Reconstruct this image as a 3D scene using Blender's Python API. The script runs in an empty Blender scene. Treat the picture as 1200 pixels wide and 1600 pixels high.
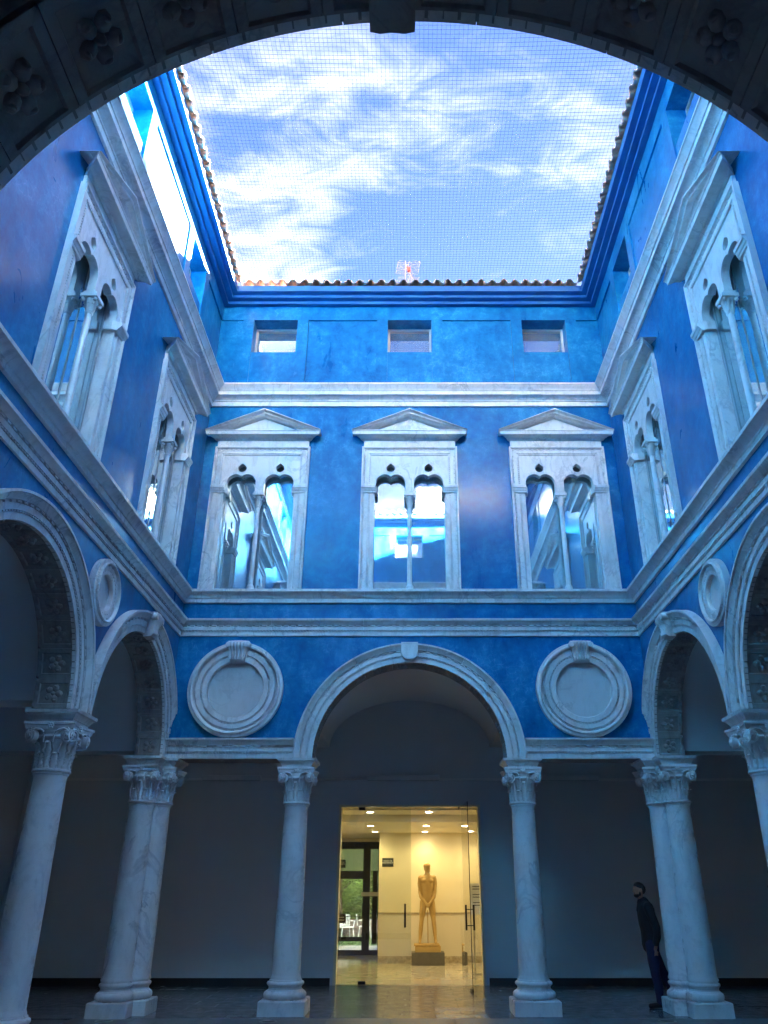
import bpy, bmesh, math, random
from mathutils import Vector, Matrix, geometry, noise
R = math.radians; PI = math.pi
random.seed(7)
SC = bpy.context.scene
COL = SC.collection

# ------------------------------------------------------------------ camera, sky, sun, exposure
cam = bpy.data.cameras.new('camera'); camo = bpy.data.objects.new('camera', cam); COL.objects.link(camo)
camo.location = (0, 0, 1.72); camo.rotation_euler = (R(90 + 26.2), 0, 0)
cam.sensor_width = 36; cam.lens = 27.0; cam.shift_x = -0.025; cam.clip_start = .05; cam.clip_end = 3000
SC.camera = camo
SUN_EL, SUN_AZ = R(30.5), R(61.0)          # azimuth measured from +X towards +Y
sdir = Vector((math.cos(SUN_EL) * math.cos(SUN_AZ), math.cos(SUN_EL) * math.sin(SUN_AZ), math.sin(SUN_EL)))
sun = bpy.data.lights.new('sun', 'SUN'); suno = bpy.data.objects.new('sun', sun); COL.objects.link(suno)
sun.energy = 5.0; sun.angle = R(.5); sun.color = (1, .95, .87)
suno.rotation_euler = sdir.to_track_quat('Z', 'Y').to_euler(); suno.location = (20, 30, 40)
W = bpy.data.worlds.new('World'); SC.world = W; W.use_nodes = True
nt = W.node_tree; nt.nodes.clear()
def wn(t, **k):
    n = nt.nodes.new(t)
    for a, b in k.items(): setattr(n, a, b)
    return n
wo = wn('ShaderNodeOutputWorld'); bg = wn('ShaderNodeBackground'); sky = wn('ShaderNodeTexSky', sky_type='NISHITA')
sky.sun_disc = False; sky.sun_elevation = SUN_EL; sky.sun_rotation = PI / 2 - SUN_AZ
sky.air_density = 1.0; sky.dust_density = .1; sky.ozone_density = 1.6
bg.inputs[1].default_value = 0.05
tc = wn('ShaderNodeTexCoord'); sp = wn('ShaderNodeSeparateXYZ'); nt.links.new(tc.outputs['Generated'], sp.inputs[0])
mx = wn('ShaderNodeMath', operation='MAXIMUM'); nt.links.new(sp.outputs[2], mx.inputs[0]); mx.inputs[1].default_value = .06
dx = wn('ShaderNodeMath', operation='DIVIDE'); dy = wn('ShaderNodeMath', operation='DIVIDE')
nt.links.new(sp.outputs[0], dx.inputs[0]); nt.links.new(sp.outputs[1], dy.inputs[0])
nt.links.new(mx.outputs[0], dx.inputs[1]); nt.links.new(mx.outputs[0], dy.inputs[1])
cb = wn('ShaderNodeCombineXYZ'); nt.links.new(dx.outputs[0], cb.inputs[0]); nt.links.new(dy.outputs[0], cb.inputs[1])
mp = wn('ShaderNodeMapping'); nt.links.new(cb.outputs[0], mp.inputs[0]); mp.inputs['Rotation'].default_value = (0, 0, R(-28)); mp.inputs['Scale'].default_value = (1.0, 1.7, 1); mp.inputs['Location'].default_value = (12.5, 5.1, 0)
n1 = wn('ShaderNodeTexNoise'); n1.inputs['Scale'].default_value = 1.7; n1.inputs['Detail'].default_value = 3; n1.inputs['Roughness'].default_value = .55; n1.inputs['Distortion'].default_value = .5
n2 = wn('ShaderNodeTexNoise'); n2.inputs['Scale'].default_value = 9; n2.inputs['Detail'].default_value = 5; n2.inputs['Roughness'].default_value = .68; n2.inputs['Distortion'].default_value = .9
nt.links.new(mp.outputs[0], n1.inputs['Vector']); nt.links.new(mp.outputs[0], n2.inputs['Vector'])
ad = wn('ShaderNodeMath', operation='MULTIPLY_ADD'); nt.links.new(n2.outputs[0], ad.inputs[0]); ad.inputs[1].default_value = .45; nt.links.new(n1.outputs[0], ad.inputs[2])
rp = wn('ShaderNodeMapRange', interpolation_type='SMOOTHSTEP'); nt.links.new(ad.outputs[0], rp.inputs[0]); rp.inputs[1].default_value = .63; rp.inputs[2].default_value = 1.08; rp.inputs[3].default_value = .0; rp.inputs[4].default_value = .92
mxc = wn('ShaderNodeMix', data_type='RGBA'); nt.links.new(rp.outputs[0], mxc.inputs[0])
tint = wn('ShaderNodeMix', data_type='RGBA', blend_type='MULTIPLY'); tint.inputs[0].default_value = 1; nt.links.new(sky.outputs[0], tint.inputs[6]); tint.inputs[7].default_value = (.050, .057, .094, 1)
nt.links.new(tint.outputs[2], mxc.inputs[6]); mxc.inputs[7].default_value = (.66, .645, .625, 1)
nt.links.new(mxc.outputs[2], bg.inputs[0]); nt.links.new(bg.outputs[0], wo.inputs[0])
SC.view_settings.view_transform = 'Standard'; SC.view_settings.look = 'None'; SC.view_settings.gamma = 1; SC.view_settings.use_curve_mapping = False
SC.view_settings.exposure = 6.65
SC.render.engine = 'CYCLES'
SC.cycles.use_denoising = True; SC.cycles.max_bounces = 7; SC.cycles.diffuse_bounces = 5; SC.cycles.glossy_bounces = 4; SC.cycles.transparent_max_bounces = 8
SC.cycles.use_adaptive_sampling = True; SC.cycles.adaptive_threshold = .02
W.cycles.sampling_method = 'MANUAL'; W.cycles.sample_map_resolution = 512
SC.cycles.sample_clamp_indirect = 8

# ------------------------------------------------------------------ materials
MATS = {}
class MN:
    def __init__(s, name):
        s.m = bpy.data.materials.new(name); s.m.use_nodes = True; s.t = s.m.node_tree
        s.b = s.t.nodes['Principled BSDF']; MATS[name] = s.m
        s.pos = s.t.nodes.new('ShaderNodeNewGeometry').outputs['Position']
    def n(s, t, **k):
        x = s.t.nodes.new(t)
        for a, b in k.items(): setattr(x, a, b)
        return x
    def l(s, a, b): s.t.links.new(a, b)
    def mapping(s, scale=(1, 1, 1), rot=(0, 0, 0), loc=(0, 0, 0), src=None):
        m = s.n('ShaderNodeMapping'); s.l(src or s.pos, m.inputs[0])
        m.inputs['Scale'].default_value = scale; m.inputs['Rotation'].default_value = rot; m.inputs['Location'].default_value = loc
        return m.outputs[0]
    def noise(s, scale, detail=4, rough=.6, dist=0, vec=None):
        x = s.n('ShaderNodeTexNoise'); s.l(vec or s.pos, x.inputs['Vector'])
        x.inputs['Scale'].default_value = scale; x.inputs['Detail'].default_value = detail; x.inputs['Roughness'].default_value = rough; x.inputs['Distortion'].default_value = dist
        return x.outputs[0]
    def ramp(s, fac, stops):
        r = s.n('ShaderNodeValToRGB'); s.l(fac, r.inputs[0]); e = r.color_ramp.elements
        while len(e) < len(stops): e.new(.5)
        for i, (p, c) in enumerate(stops):
            e[i].position = p; e[i].color = c if len(c) == 4 else (*c, 1)
        return r.outputs[0]
    def rng(s, fac, a, b, c, d):
        r = s.n('ShaderNodeMapRange'); s.l(fac, r.inputs[0])
        for i, v in enumerate((a, b, c, d)): r.inputs[i + 1].default_value = v
        return r.outputs[0]
    def mix(s, fac, a, b, mode='MIX'):
        x = s.n('ShaderNodeMix', data_type='RGBA', blend_type=mode)
        for sock, v in ((x.inputs[0], fac), (x.inputs[6], a), (x.inputs[7], b)):
            if isinstance(v, (int, float)): sock.default_value = v
            elif isinstance(v, tuple): sock.default_value = v if len(v) == 4 else (*v, 1)
            else: s.l(v, sock)
        return x.outputs[2]
    def math(s, op, a, b=0):
        x = s.n('ShaderNodeMath', operation=op)
        for i, v in enumerate((a, b)):
            if isinstance(v, (int, float)): x.inputs[i].default_value = v
            else: s.l(v, x.inputs[i])
        return x.outputs[0]
    def bump(s, h, st=.2, d=.01):
        b = s.n('ShaderNodeBump'); s.l(h, b.inputs['Height']); b.inputs['Strength'].default_value = st; b.inputs['Distance'].default_value = d
        s.l(b.outputs[0], s.b.inputs['Normal'])
    def set(s, col=None, rough=None, **k):
        for key, v in (('Base Color', col), ('Roughness', rough), *k.items()):
            if v is None: continue
            key = key.replace('_', ' ')
            if isinstance(v, tuple) and len(v) == 3: v = (*v, 1)
            if hasattr(v, 'links'): s.l(v, s.b.inputs[key])
            else: s.b.inputs[key].default_value = v
        return s.m

def mk_blue(name, lo, mid, hi, crack):
    m = MN(name)
    a = m.noise(.9, 5, .65, .6); b = m.noise(7, 5, .7, .3); c = m.noise(2.4, 4, .6, 1.2, m.mapping((1, 1, .35)))
    mixf = m.math('ADD', m.math('MULTIPLY', a, .45), m.math('ADD', m.math('MULTIPLY', b, .3), m.math('MULTIPLY', c, .25)))
    base = m.ramp(mixf, [(.38, lo), (.5, mid), (.62, hi)])
    v = m.n('ShaderNodeTexVoronoi', feature='DISTANCE_TO_EDGE'); v.inputs['Scale'].default_value = 8.5
    nv = m.n('ShaderNodeTexNoise'); nv.inputs['Scale'].default_value = 5; nv.inputs['Detail'].default_value = 1; m.l(m.pos, nv.inputs['Vector'])
    wv = m.mix(.16, m.pos, nv.outputs[1], 'ADD'); m.l(wv, v.inputs['Vector'])
    cr = m.rng(v.outputs[0], .0, .045, 1, 0)
    crm = m.math('MULTIPLY', m.math('MULTIPLY', cr, m.rng(b, .42, .60, .1, 1)), m.rng(a, .46, .60, 0, crack))
    st = m.rng(m.noise(3.0, 5, .75, 2.0, m.mapping((1.6, 1.6, .5), (0, 0, 0), (5, 2, 1))), .63, .74, 0, .3)
    base = m.mix(m.math('MAXIMUM', crm, st), base, (.12, .36, .66))
    drk = m.rng(m.noise(1.6, 5, .75, .5, m.mapping((1, 1, .6), loc=(9, 3, 4))), .52, .72, 0, .55)
    base = m.mix(drk, base, (.002, .09, .27))
    m.set(base, m.rng(c, .3, .75, .26, .5), IOR=1.34, Coat_Weight=.18, Coat_Roughness=.15, Specular_Tint=(.45, .72, 1, 1), Coat_Tint=(.7, .85, 1, 1))
    m.bump(m.math('ADD', m.math('MULTIPLY', m.noise(1.6, 2, .5), 2.2), m.math('MULTIPLY', m.noise(26, 3, .6), .12)), .22, .03)
mk_blue('blue_plaster', (.001, .10, .27), (.003, .165, .375), (.02, .27, .50), .5)
m = MN('blue_cornice'); m.set(m.ramp(m.noise(2.5, 6), [(.35, (.002, .10, .32)), (.7, (.004, .145, .39))]), .5)

def mk_marble(name, base, stain, vein, rough=.42, vs=1.0):
    m = MN(name)
    wv = m.n('ShaderNodeTexNoise'); wv.inputs['Scale'].default_value = 1.6 * vs; wv.inputs['Detail'].default_value = 5; wv.inputs['Roughness'].default_value = .62; wv.inputs['Distortion'].default_value = 1.0
    m.l(m.mapping((1, 1, .7), (.5, .3, .2)), wv.inputs['Vector'])
    f = m.math('ABSOLUTE', m.math('SUBTRACT', wv.outputs[0], .5))
    v = m.rng(f, 0, .03, .6, 0); v = m.math('MULTIPLY', v, m.rng(m.noise(.8, 3), .42, .62, 0, 1))
    cl = m.mix(m.noise(1.2, 4, .65, .6), base, tuple(c * .80 for c in base))
    cl = m.mix(v, cl, vein)
    s = m.rng(m.noise(5, 5, .72, .8, m.mapping((1, 1, .45))), .48, .70, 0, .75)
    cl = m.mix(s, cl, stain)
    sp_ = m.rng(m.noise(45, 3, .6), .62, .75, 0, .25); cl = m.mix(sp_, cl, (.25, .24, .22))
    m.set(cl, m.rng(m.noise(6, 5), .3, .7, rough - .1, rough + .15))
    m.bump(m.noise(34, 3, .7), .16, .01)
mk_marble('marble', (.84, .825, .80), (.52, .495, .46), (.27, .28, .30))
mk_marble('marble_shaft', (.84, .835, .82), (.64, .63, .61), (.30, .31, .34), .3, .7)
mk_marble('marble_disc', (.70, .70, .69), (.52, .52, .50), (.36, .37, .38), .38)
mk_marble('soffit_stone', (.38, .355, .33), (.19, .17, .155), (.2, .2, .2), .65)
m = MN('grey_paint'); m.set(m.mix(m.noise(.6, 6), (.62, .63, .64), (.56, .57, .585)), .55); m.bump(m.noise(60, 4), .06, .005)
m = MN('vault_plaster'); m.set(m.mix(m.noise(.8, 6), (.74, .74, .73), (.66, .66, .65)), .7); m.bump(m.noise(18, 5), .08, .01)
m = MN('black_metal'); m.set((.010, .010, .011), .35)
m = MN('dark_skirting'); m.set((.014, .015, .018), .5)
m = MN('mirror_glass'); m.set((.50, .63, .67), .025, Metallic=.82); m.bump(m.noise(1.1, 1, .3), .05, .02)
m = MN('grey_frame'); m.set((.42, .43, .43), .4)
m = MN('net_cord'); m.set((.035, .04, .055), .7)
m = MN('terracotta'); oi = m.n('ShaderNodeObjectInfo').outputs['Random']
tcol = m.ramp(oi, [(0, (.52, .34, .25)), (.4, (.66, .47, .36)), (.75, (.58, .42, .33)), (1, (.46, .36, .29))])
tcol = m.mix(m.rng(m.noise(9, 7, .7), .45, .7, 0, .7), tcol, (.24, .20, .17)); m.set(tcol, .85); m.bump(m.noise(40, 5), .25, .01)
m = MN('slate_tile'); oi = m.n('ShaderNodeObjectInfo').outputs['Random']
c = m.ramp(oi, [(0, (.13, .135, .15)), (.5, (.18, .185, .195)), (.85, (.22, .225, .23)), (1, (.34, .34, .34))])
c = m.mix(m.rng(m.noise(2.5, 8, .7, 1.2), .4, .7, 0, .6), c, (.11, .115, .13)); m.set(c, m.rng(m.noise(5, 5), .3, .7, .10, .28)); m.bump(m.noise(12, 5), .03, .01)
m = MN('border_stone'); oi = m.n('ShaderNodeObjectInfo').outputs['Random']
m.set(m.mix(m.noise(4, 8, .7), m.ramp(oi, [(0, (.16, .165, .17)), (1, (.22, .225, .23))]), (.11, .115, .12)), .4); m.bump(m.noise(30, 5), .1, .01)
m = MN('courtyard_stone'); _bt = m.n('ShaderNodeTexBrick'); m.l(m.pos, _bt.inputs['Vector']); _bt.inputs['Scale'].default_value = 1.0; _bt.inputs['Brick Width'].default_value = .8; _bt.inputs['Row Height'].default_value = .5; _bt.inputs['Mortar Size'].default_value = .006
_bt.inputs['Color1'].default_value = (.58, .57, .55, 1); _bt.inputs['Color2'].default_value = (.48, .47, .45, 1); _bt.inputs['Mortar'].default_value = (.16, .15, .14, 1)
m.set(m.mix(m.math('MULTIPLY', m.noise(3, 5, .7), .45), _bt.outputs[0], (.38, .37, .36)), .6)
m = MN('ground_gravel'); m.set(m.mix(m.noise(7, 8), (.20, .185, .165), (.14, .13, .12)), .9)
m = MN('lobby_paint'); m.set(m.mix(m.noise(1.2, 5), (.80, .72, .50), (.75, .67, .45)), .5)
m = MN('lobby_ceiling'); m.set((.80, .76, .64), .7)
m = MN('lobby_marble'); m.set(m.mix(m.noise(3, 8, .7, .8, m.mapping((1, 4, 1))), (.62, .57, .47), (.50, .45, .36)), m.rng(m.noise(3, 4), .3, .7, .06, .14)); 
m = MN('dado_marble'); m.set(m.mix(m.noise(2, 7, .7, .5), (.72, .67, .54), (.66, .60, .47)), .25)
m = MN('skirting_marble'); m.set(m.ramp(m.noise(9, 8, .7, .8), [(.4, (.50, .43, .30)), (.6, (.28, .22, .14))]), .3)
m = MN('statue_stone'); m.set(m.mix(m.noise(6, 8, .7), (.56, .38, .14), (.40, .27, .10)), .7); m.bump(m.noise(30, 5), .2, .01)
m = MN('dark_granite'); m.set(m.mix(m.noise(8, 7), (.10, .095, .09), (.16, .15, .14)), .25)
m = MN('lamp_glow'); m.set((1, .9, .7), .5, Emission_Color=(1, .84, .52), Emission_Strength=1.0)
m = MN('pale_panel'); m.set((.42, .46, .33), .4)
_tl = m.n('ShaderNodeBsdfTranslucent'); _tl.inputs[0].default_value = (.62, .68, .46, 1); _mx = m.n('ShaderNodeMixShader'); _mx.inputs[0].default_value = .6
m.l(m.b.outputs[0], _mx.inputs[1]); m.l(_tl.outputs[0], _mx.inputs[2]); m.l(_mx.outputs[0], [n for n in m.t.nodes if n.type == 'OUTPUT_MATERIAL'][0].inputs[0])
m = MN('white_plastic'); m.set((.78, .78, .76), .4)
m = MN('paper'); m.set((.75, .75, .72), .7)
m = MN('sign_green'); m.set((.012, .02, .017), .5)
m = MN('sign_ink'); m.set((.60, .62, .58), .6)
m = MN('print_ink'); m.set((.03, .03, .03), .7)
m = MN('orange_poster'); m.set((.70, .20, .08), .6)
m = MN('steel'); m.set((.45, .44, .42), .3, Metallic=1.0)
m = MN('brown_metal'); m.set((.035, .028, .022), .4)
m = MN('antenna_metal'); m.set((.22, .21, .20), .5)
m = MN('antenna_red'); m.set((.35, .05, .04), .5)
m = MN('cream_render'); m.set(m.mix(m.noise(1, 5), (.74, .66, .50), (.66, .58, .43)), .8)
m = MN('grass'); m.set(m.mix(m.noise(20, 5), (.06, .13, .025), (.11, .19, .04)), .8)
m = MN('path_stone'); m.set(m.mix(m.noise(4, 6), (.52, .49, .42), (.44, .41, .35)), .8)
m = MN('brick_low_wall'); m.set(m.mix(m.noise(9, 6), (.34, .24, .18), (.25, .18, .14)), .85)
m = MN('bark'); m.set(m.mix(m.noise(12, 7), (.12, .09, .06), (.06, .045, .03)), .9)
m = MN('leaf'); oi = m.noise(2.5, 3); m.set(m.ramp(oi, [(.3, (.07, .13, .02)), (.6, (.18, .28, .04)), (.8, (.34, .42, .09))]), .55); m.b.inputs['Subsurface Weight'].default_value = 0
m = MN('skin_tone'); m.set((.36, .20, .14), .5)
m = MN('hair_dark'); m.set((.012, .009, .007), .6)
m = MN('black_cloth'); m.set(m.mix(m.noise(20, 5), (.010, .010, .012), (.016, .016, .018)), .85); m.bump(m.noise(14, 4), .3, .02)
m = MN('navy_denim'); m.set(m.mix(m.noise(20, 5), (.012, .014, .045), (.020, .022, .065)), .85); m.bump(m.noise(14, 4), .3, .02)
m = MN('shoe_leather'); m.set((.012, .010, .009), .35)
def mk_glass(name, tintc, alpha):
    m = MN(name); t = m.t; t.nodes.remove(m.b)
    out = [n for n in t.nodes if n.type == 'OUTPUT_MATERIAL'][0]
    tr = m.n('ShaderNodeBsdfTransparent'); tr.inputs[0].default_value = (*tintc, 1)
    gl = m.n('ShaderNodeBsdfGlossy'); gl.inputs['Roughness'].default_value = .0; gl.inputs[0].default_value = (1, 1, 1, 1)
    fr = m.n('ShaderNodeFresnel'); fr.inputs[0].default_value = 1.5
    f2 = m.math('MINIMUM', m.math('MULTIPLY', fr.outputs[0], alpha), .97)
    ms = m.n('ShaderNodeMixShader'); m.l(f2, ms.inputs[0]); m.l(tr.outputs[0], ms.inputs[1]); m.l(gl.outputs[0], ms.inputs[2]); m.l(ms.outputs[0], out.inputs[0])
mk_glass('clear_glass', (.90, .93, .90), 1.7)
mk_glass('leaf_glass', (.95, .96, .95), 1.7)

# ------------------------------------------------------------------ mesh helpers
class MB:
    def __init__(s): s.v = []; s.f = []
    def add(s, vs, fs):
        b = len(s.v); s.v += [tuple(v) for v in vs]; s.f += [tuple(i + b for i in f) for f in fs]; return s
    def box(s, x0, x1, y0, y1, z0, z1):
        return s.add([(x0, y0, z0), (x1, y0, z0), (x1, y1, z0), (x0, y1, z0), (x0, y0, z1), (x1, y0, z1), (x1, y1, z1), (x0, y1, z1)],
                     [(3, 2, 1, 0), (4, 5, 6, 7), (0, 1, 5, 4), (1, 2, 6, 5), (2, 3, 7, 6), (3, 0, 4, 7)])
    def cbox(s, x0, x1, y0, y1, z0, z1, b=.01):      # box with chamfered vertical and top edges
        r = [(x0 + b, y0), (x1 - b, y0), (x1, y0 + b), (x1, y1 - b), (x1 - b, y1), (x0 + b, y1), (x0, y1 - b), (x0, y0 + b)]
        r2 = [(x0 + 2 * b, y0 + b), (x1 - 2 * b, y0 + b), (x1 - b, y0 + 2 * b), (x1 - b, y1 - 2 * b), (x1 - 2 * b, y1 - b), (x0 + 2 * b, y1 - b), (x0 + b, y1 - 2 * b), (x0 + b, y0 + 2 * b)]
        vs = [(*p, z0) for p in r] + [(*p, z1 - b) for p in r] + [(*p, z1) for p in r2]
        fs = [tuple(range(7, -1, -1)), tuple(range(16, 24))]
        for k in (0, 8):
            for i in range(8): fs.append((k + i, k + (i + 1) % 8, k + 8 + (i + 1) % 8, k + 8 + i))
        return s.add(vs, fs)
    def obox(s, M, x0, x1, y0, y1, z0, z1):
        b = MB().box(x0, x1, y0, y1, z0, z1); return s.add([M @ Vector(v) for v in b.v], b.f)
    def grid(s, rows, closed=False):
        n = len(rows[0]); vs = [p for r in rows for p in r]; fs = []
        for i in range(len(rows) - 1):
            for j in range(n if closed else n - 1):
                fs.append((i * n + j, i * n + (j + 1) % n, (i + 1) * n + (j + 1) % n, (i + 1) * n + j))
        return s.add(vs, fs)
    def lathe(s, prof, n=24, c=(0, 0, 0), cap=True):
        rows = [[(c[0] + r * math.cos(2 * PI * k / n), c[1] + r * math.sin(2 * PI * k / n), c[2] + z) for k in range(n)] for r, z in prof]
        s.grid(rows, True)
        if cap:
            s.add(rows[0], [tuple(range(n - 1, -1, -1))]); s.add(rows[-1], [tuple(range(n))])
        return s
    def tube(s, pts, r, n=6, cap=True):
        pts = [Vector(p) for p in pts]; rs = r if isinstance(r, (list, tuple)) else [r] * len(pts); rows = []
        up = Vector((0, 0, 1))
        for i, p in enumerate(pts):
            d = (pts[min(i + 1, len(pts) - 1)] - pts[max(i - 1, 0)]).normalized()
            a = d.cross(up if abs(d.z) < .95 else Vector((1, 0, 0))).normalized(); b = d.cross(a)
            rows.append([p + (a * math.cos(2 * PI * k / n) + b * math.sin(2 * PI * k / n)) * rs[i] for k in range(n)])
        s.grid(rows, True)
        if cap: s.add(rows[0], [tuple(range(n))]); s.add(rows[-1], [tuple(range(n))])
        return s
    def course(s, prof, s0, s1, m0=0, m1=0):          # profile (z,d) extruded along local x; d is towards the courtyard
        a = [(s0 + m0 * d, -d, z) for z, d in prof]; b = [(s1 - m1 * d, -d, z) for z, d in prof]; n = len(prof)
        return s.add(a + b, [(i, (i + 1) % n, n + (i + 1) % n, n + i) for i in range(n)] + [tuple(range(n)), tuple(range(2 * n - 1, n - 1, -1))])
    def arc(s, c, r0, prof, a0, a1, n):               # closed profile (o,d) swept round an arc in the local xz plane
        rows = []
        for k in range(n + 1):
            a = a0 + (a1 - a0) * k / n
            rows.append([(c[0] + (r0 + o) * math.cos(a), -d, c[1] + (r0 + o) * math.sin(a)) for o, d in prof])
        s.grid(rows, True)
        s.add(rows[0], [tuple(range(len(prof)))]); s.add(rows[-1], [tuple(range(len(prof)))]); return s
    def path(s, pts, prof, closed=False):             # closed profile (o,d) swept along a mitred polyline in xz; o to the left
        P = [Vector(p) for p in pts]; n = len(P); rows = []
        for i in range(n):
            a = (P[i] - P[i - 1]).normalized() if (i > 0 or closed) else None
            b = (P[(i + 1) % n] - P[i]).normalized() if (i < n - 1 or closed) else None
            a = a or b; b = b or a
            na = Vector((-a.y, a.x)); nb = Vector((-b.y, b.x)); m = (na + nb).normalized(); k = 1 / max(.3, m.dot(na))
            rows.append([(P[i].x + m.x * o * k, -d, P[i].y + m.y * o * k) for o, d in prof])
        if closed: rows.append(rows[0])
        s.grid(rows, True)
        if not closed: s.add(rows[0], [tuple(range(len(prof)))]); s.add(rows[-1], [tuple(range(len(prof)))])
        return s
    def plate(s, outer, holes, y0, y1):               # polygon with holes in xz, thick from y0 to y1
        loops = [outer] + holes
        tri = geometry.tessellate_polygon([[Vector((x, z, 0)) for x, z in l] for l in loops])
        fl = [p for l in loops for p in l]; n = len(fl)
        vs = [(x, y0, z) for x, z in fl] + [(x, y1, z) for x, z in fl]
        fs = [tuple(t) for t in tri] + [tuple(n + i for i in t[::-1]) for t in tri]
        k = 0
        for l in loops:
            for i in range(len(l)):
                j = (i + 1) % len(l); fs.append((k + i, k + j, n + k + j, n + k + i))
            k += len(l)
        return s.add(vs, fs)
    def mesh(s, name, mat, smooth=True, angle=32, weld=True):
        me = bpy.data.meshes.new(name); me.from_pydata(s.v, [], s.f)
        bm = bmesh.new(); bm.from_mesh(me)
        if weld: bmesh.ops.remove_doubles(bm, verts=bm.verts, dist=1e-5)
        bmesh.ops.recalc_face_normals(bm, faces=bm.faces); bm.to_mesh(me); bm.free()
        me.materials.append(MATS[mat])
        if smooth:
            me.polygons.foreach_set('use_smooth', [True] * len(me.polygons)); me.set_sharp_from_angle(angle=R(angle))
        return me
    def build(s, name, mat, parent=None, M=None, **k): return put(s.mesh(name, mat, **k), name, parent, M)
def put(me, name, parent=None, M=None):
    o = bpy.data.objects.new(name, me); COL.objects.link(o)
    if parent: o.parent = parent
    if M is not None: o.matrix_basis = M
    return o
def empty(name, loc=(0, 0, 0), rz=0):
    o = bpy.data.objects.new(name, None); COL.objects.link(o); o.location = loc; o.rotation_euler = (0, 0, rz); o.empty_display_size = .2; return o
def tag(o, label, cat, group=None):
    o['label'] = label; o['category'] = cat
    if group: o['group'] = group
    return o
def struct(o, label=None):
    o['kind'] = 'structure'
    if label: o['label'] = label
    return o
def T(x=0, y=0, z=0): return Matrix.Translation((x, y, z))
def RY(a): return Matrix.Rotation(a, 4, 'Y')
def RZ(a): return Matrix.Rotation(a, 4, 'Z')
def RX(a): return Matrix.Rotation(a, 4, 'X')
def copy_tree(o, parent=None):
    c = o.copy(); COL.objects.link(c)
    if parent: c.parent = parent; c.matrix_parent_inverse = o.matrix_parent_inverse
    for ch in list(o.children): copy_tree(ch, c)
    return c
def bead_row(mb, pts_t, size, d0, d1):                # small blocks: (centre s,z, angle)
    for (x, z, a) in pts_t:
        mb.obox(T(x, 0, z) @ RY(-a), -size[0] / 2, size[0] / 2, -d1, -d0, -size[1] / 2, size[1] / 2)
    return mb

# ------------------------------------------------------------------ dimensions
XW, YB, YN = 4.3, 13.9, 2.3          # courtyard faces
YC = (YB + YN) / 2; HS = (YB - YN) / 2
TH = .45                              # wall thickness
Z0 = 3.77                             # springing of the arches
AW = .33                              # width of the arch mouldings
MOULD = [(0, -.02), (0, .035), (.085, .035), (.087, .004), (.108, .004), (.11, .055), (.185, .055), (.187, .012), (.215, .012), (.22, .075), (.245, .085), (.275, .115), (.295, .125), (.298, .145), (AW, .145), (AW, -.02)]
STRING = [(5.97, -.02), (5.97, .035), (6.045, .035), (6.047, .004), (6.068, .004), (6.07, .06), (6.14, .06), (6.142, .015), (6.168, .015), (6.17, .08), (6.20, .10), (6.225, .135), (6.23, .155), (6.27, .16), (6.27, -.02)]
SILL = [(6.62, -.02), (6.62, .05), (6.70, .05), (6.705, .075), (6.72, .08), (6.76, .12), (6.79, .165), (6.795, .185), (6.845, .185), (6.85, .175), (6.85, -.02)]
MIDC = [(11.09, -.02), (11.09, .04), (11.19, .045), (11.195, .065), (11.215, .07), (11.24, .10), (11.275, .15), (11.28, .20), (11.36, .205), (11.365, .225), (11.385, .23), (11.42, .265), (11.47, .30), (11.475, .315), (11.51, .315), (11.51, -.02)]
EAVE = [(13.86, -.03), (13.86, .115), (13.935, .115), (13.94, .235), (14.015, .235), (14.02, .355), (14.17, .365), (14.17, -.03)]

# ---- shared window meshes (local: s along x, -y towards courtyard, origin at window centre on wall face, z absolute)
def light_head(cx):
    p = []
    for a in range(180, 45, -9): p.append((cx - .115 + .185 * math.cos(R(a)), 9.215 + .195 * math.sin(R(a))))
    p.append((cx, 9.355))
    for a in range(135, -1, -9):
        q = (cx + .115 + .185 * math.cos(R(a)), 9.215 + .195 * math.sin(R(a)))
        if q[0] > cx + .008: p.append(q)
    return [q for q in p if q[0] <= cx - .008 or q[0] >= cx]
def drop(cx):
    p = [(cx + .088 * math.cos(R(a)), 9.55 + .088 * math.sin(R(a))) for a in range(60, -241, -20)]
    return p + [(cx, 9.665)]
hole = [(-.715, 6.85), (-.715, 9.0)] + [(-.69, 9.0)] + light_head(-.39) + [(-.09, 9.0), (.09, 9.0)] + light_head(.39) + [(.69, 9.0), (.715, 9.0), (.715, 6.85)]
hole = [p for i, p in enumerate(hole) if i == 0 or (Vector(p) - Vector(hole[i - 1])).length > 1e-4]
outer = [(-.97, 6.85)] + hole[0:] + [(.97, 6.85), (.97, 10.05), (-.97, 10.05)]
WM = {}
WM['surround'] = MB().plate(outer, [drop(-.39), drop(.39)], -.035, .08).mesh('surround', 'marble')
fr = [(0, 0), (0, .085), (.03, .085), (.034, .075), (.052, .06), (.054, .02), (.078, .02), (.079, .05), (.15, .05), (.152, .02), (.184, .02), (.185, .055), (.192, .055), (.192, 0)]
WM['jamb_moulding'] = MB().path([(.99, 6.852), (.99, 10.05), (-.99, 10.05), (-.99, 6.852)], fr).mesh('jamb_moulding', 'marble')
b = MB()
for off, sz, stp in ((.066, (.06, .02), .10), (.168, (.024, .024), .046)):
    for sgn in (-1, 1):
        k = int((10.03 - off - 6.95) / stp)
        bead_row(b, [(sgn * (.99 - off), 6.95 + i * stp, PI / 2) for i in range(k)], sz, .02, .06 if off < .1 else .05)
    k = int((1.98 - 2 * off) / stp); bead_row(b, [(-.99 + off + .02 + i * stp, 10.05 - off, 0) for i in range(k)], sz, .02, .06 if off < .1 else .05)
WM['bead_moulding'] = b.mesh('bead_moulding', 'marble', smooth=False, weld=False)
WM['frieze'] = MB().box(-.955, .955, -.05, .02, 10.052, 10.205).mesh('frieze', 'marble')
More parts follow.
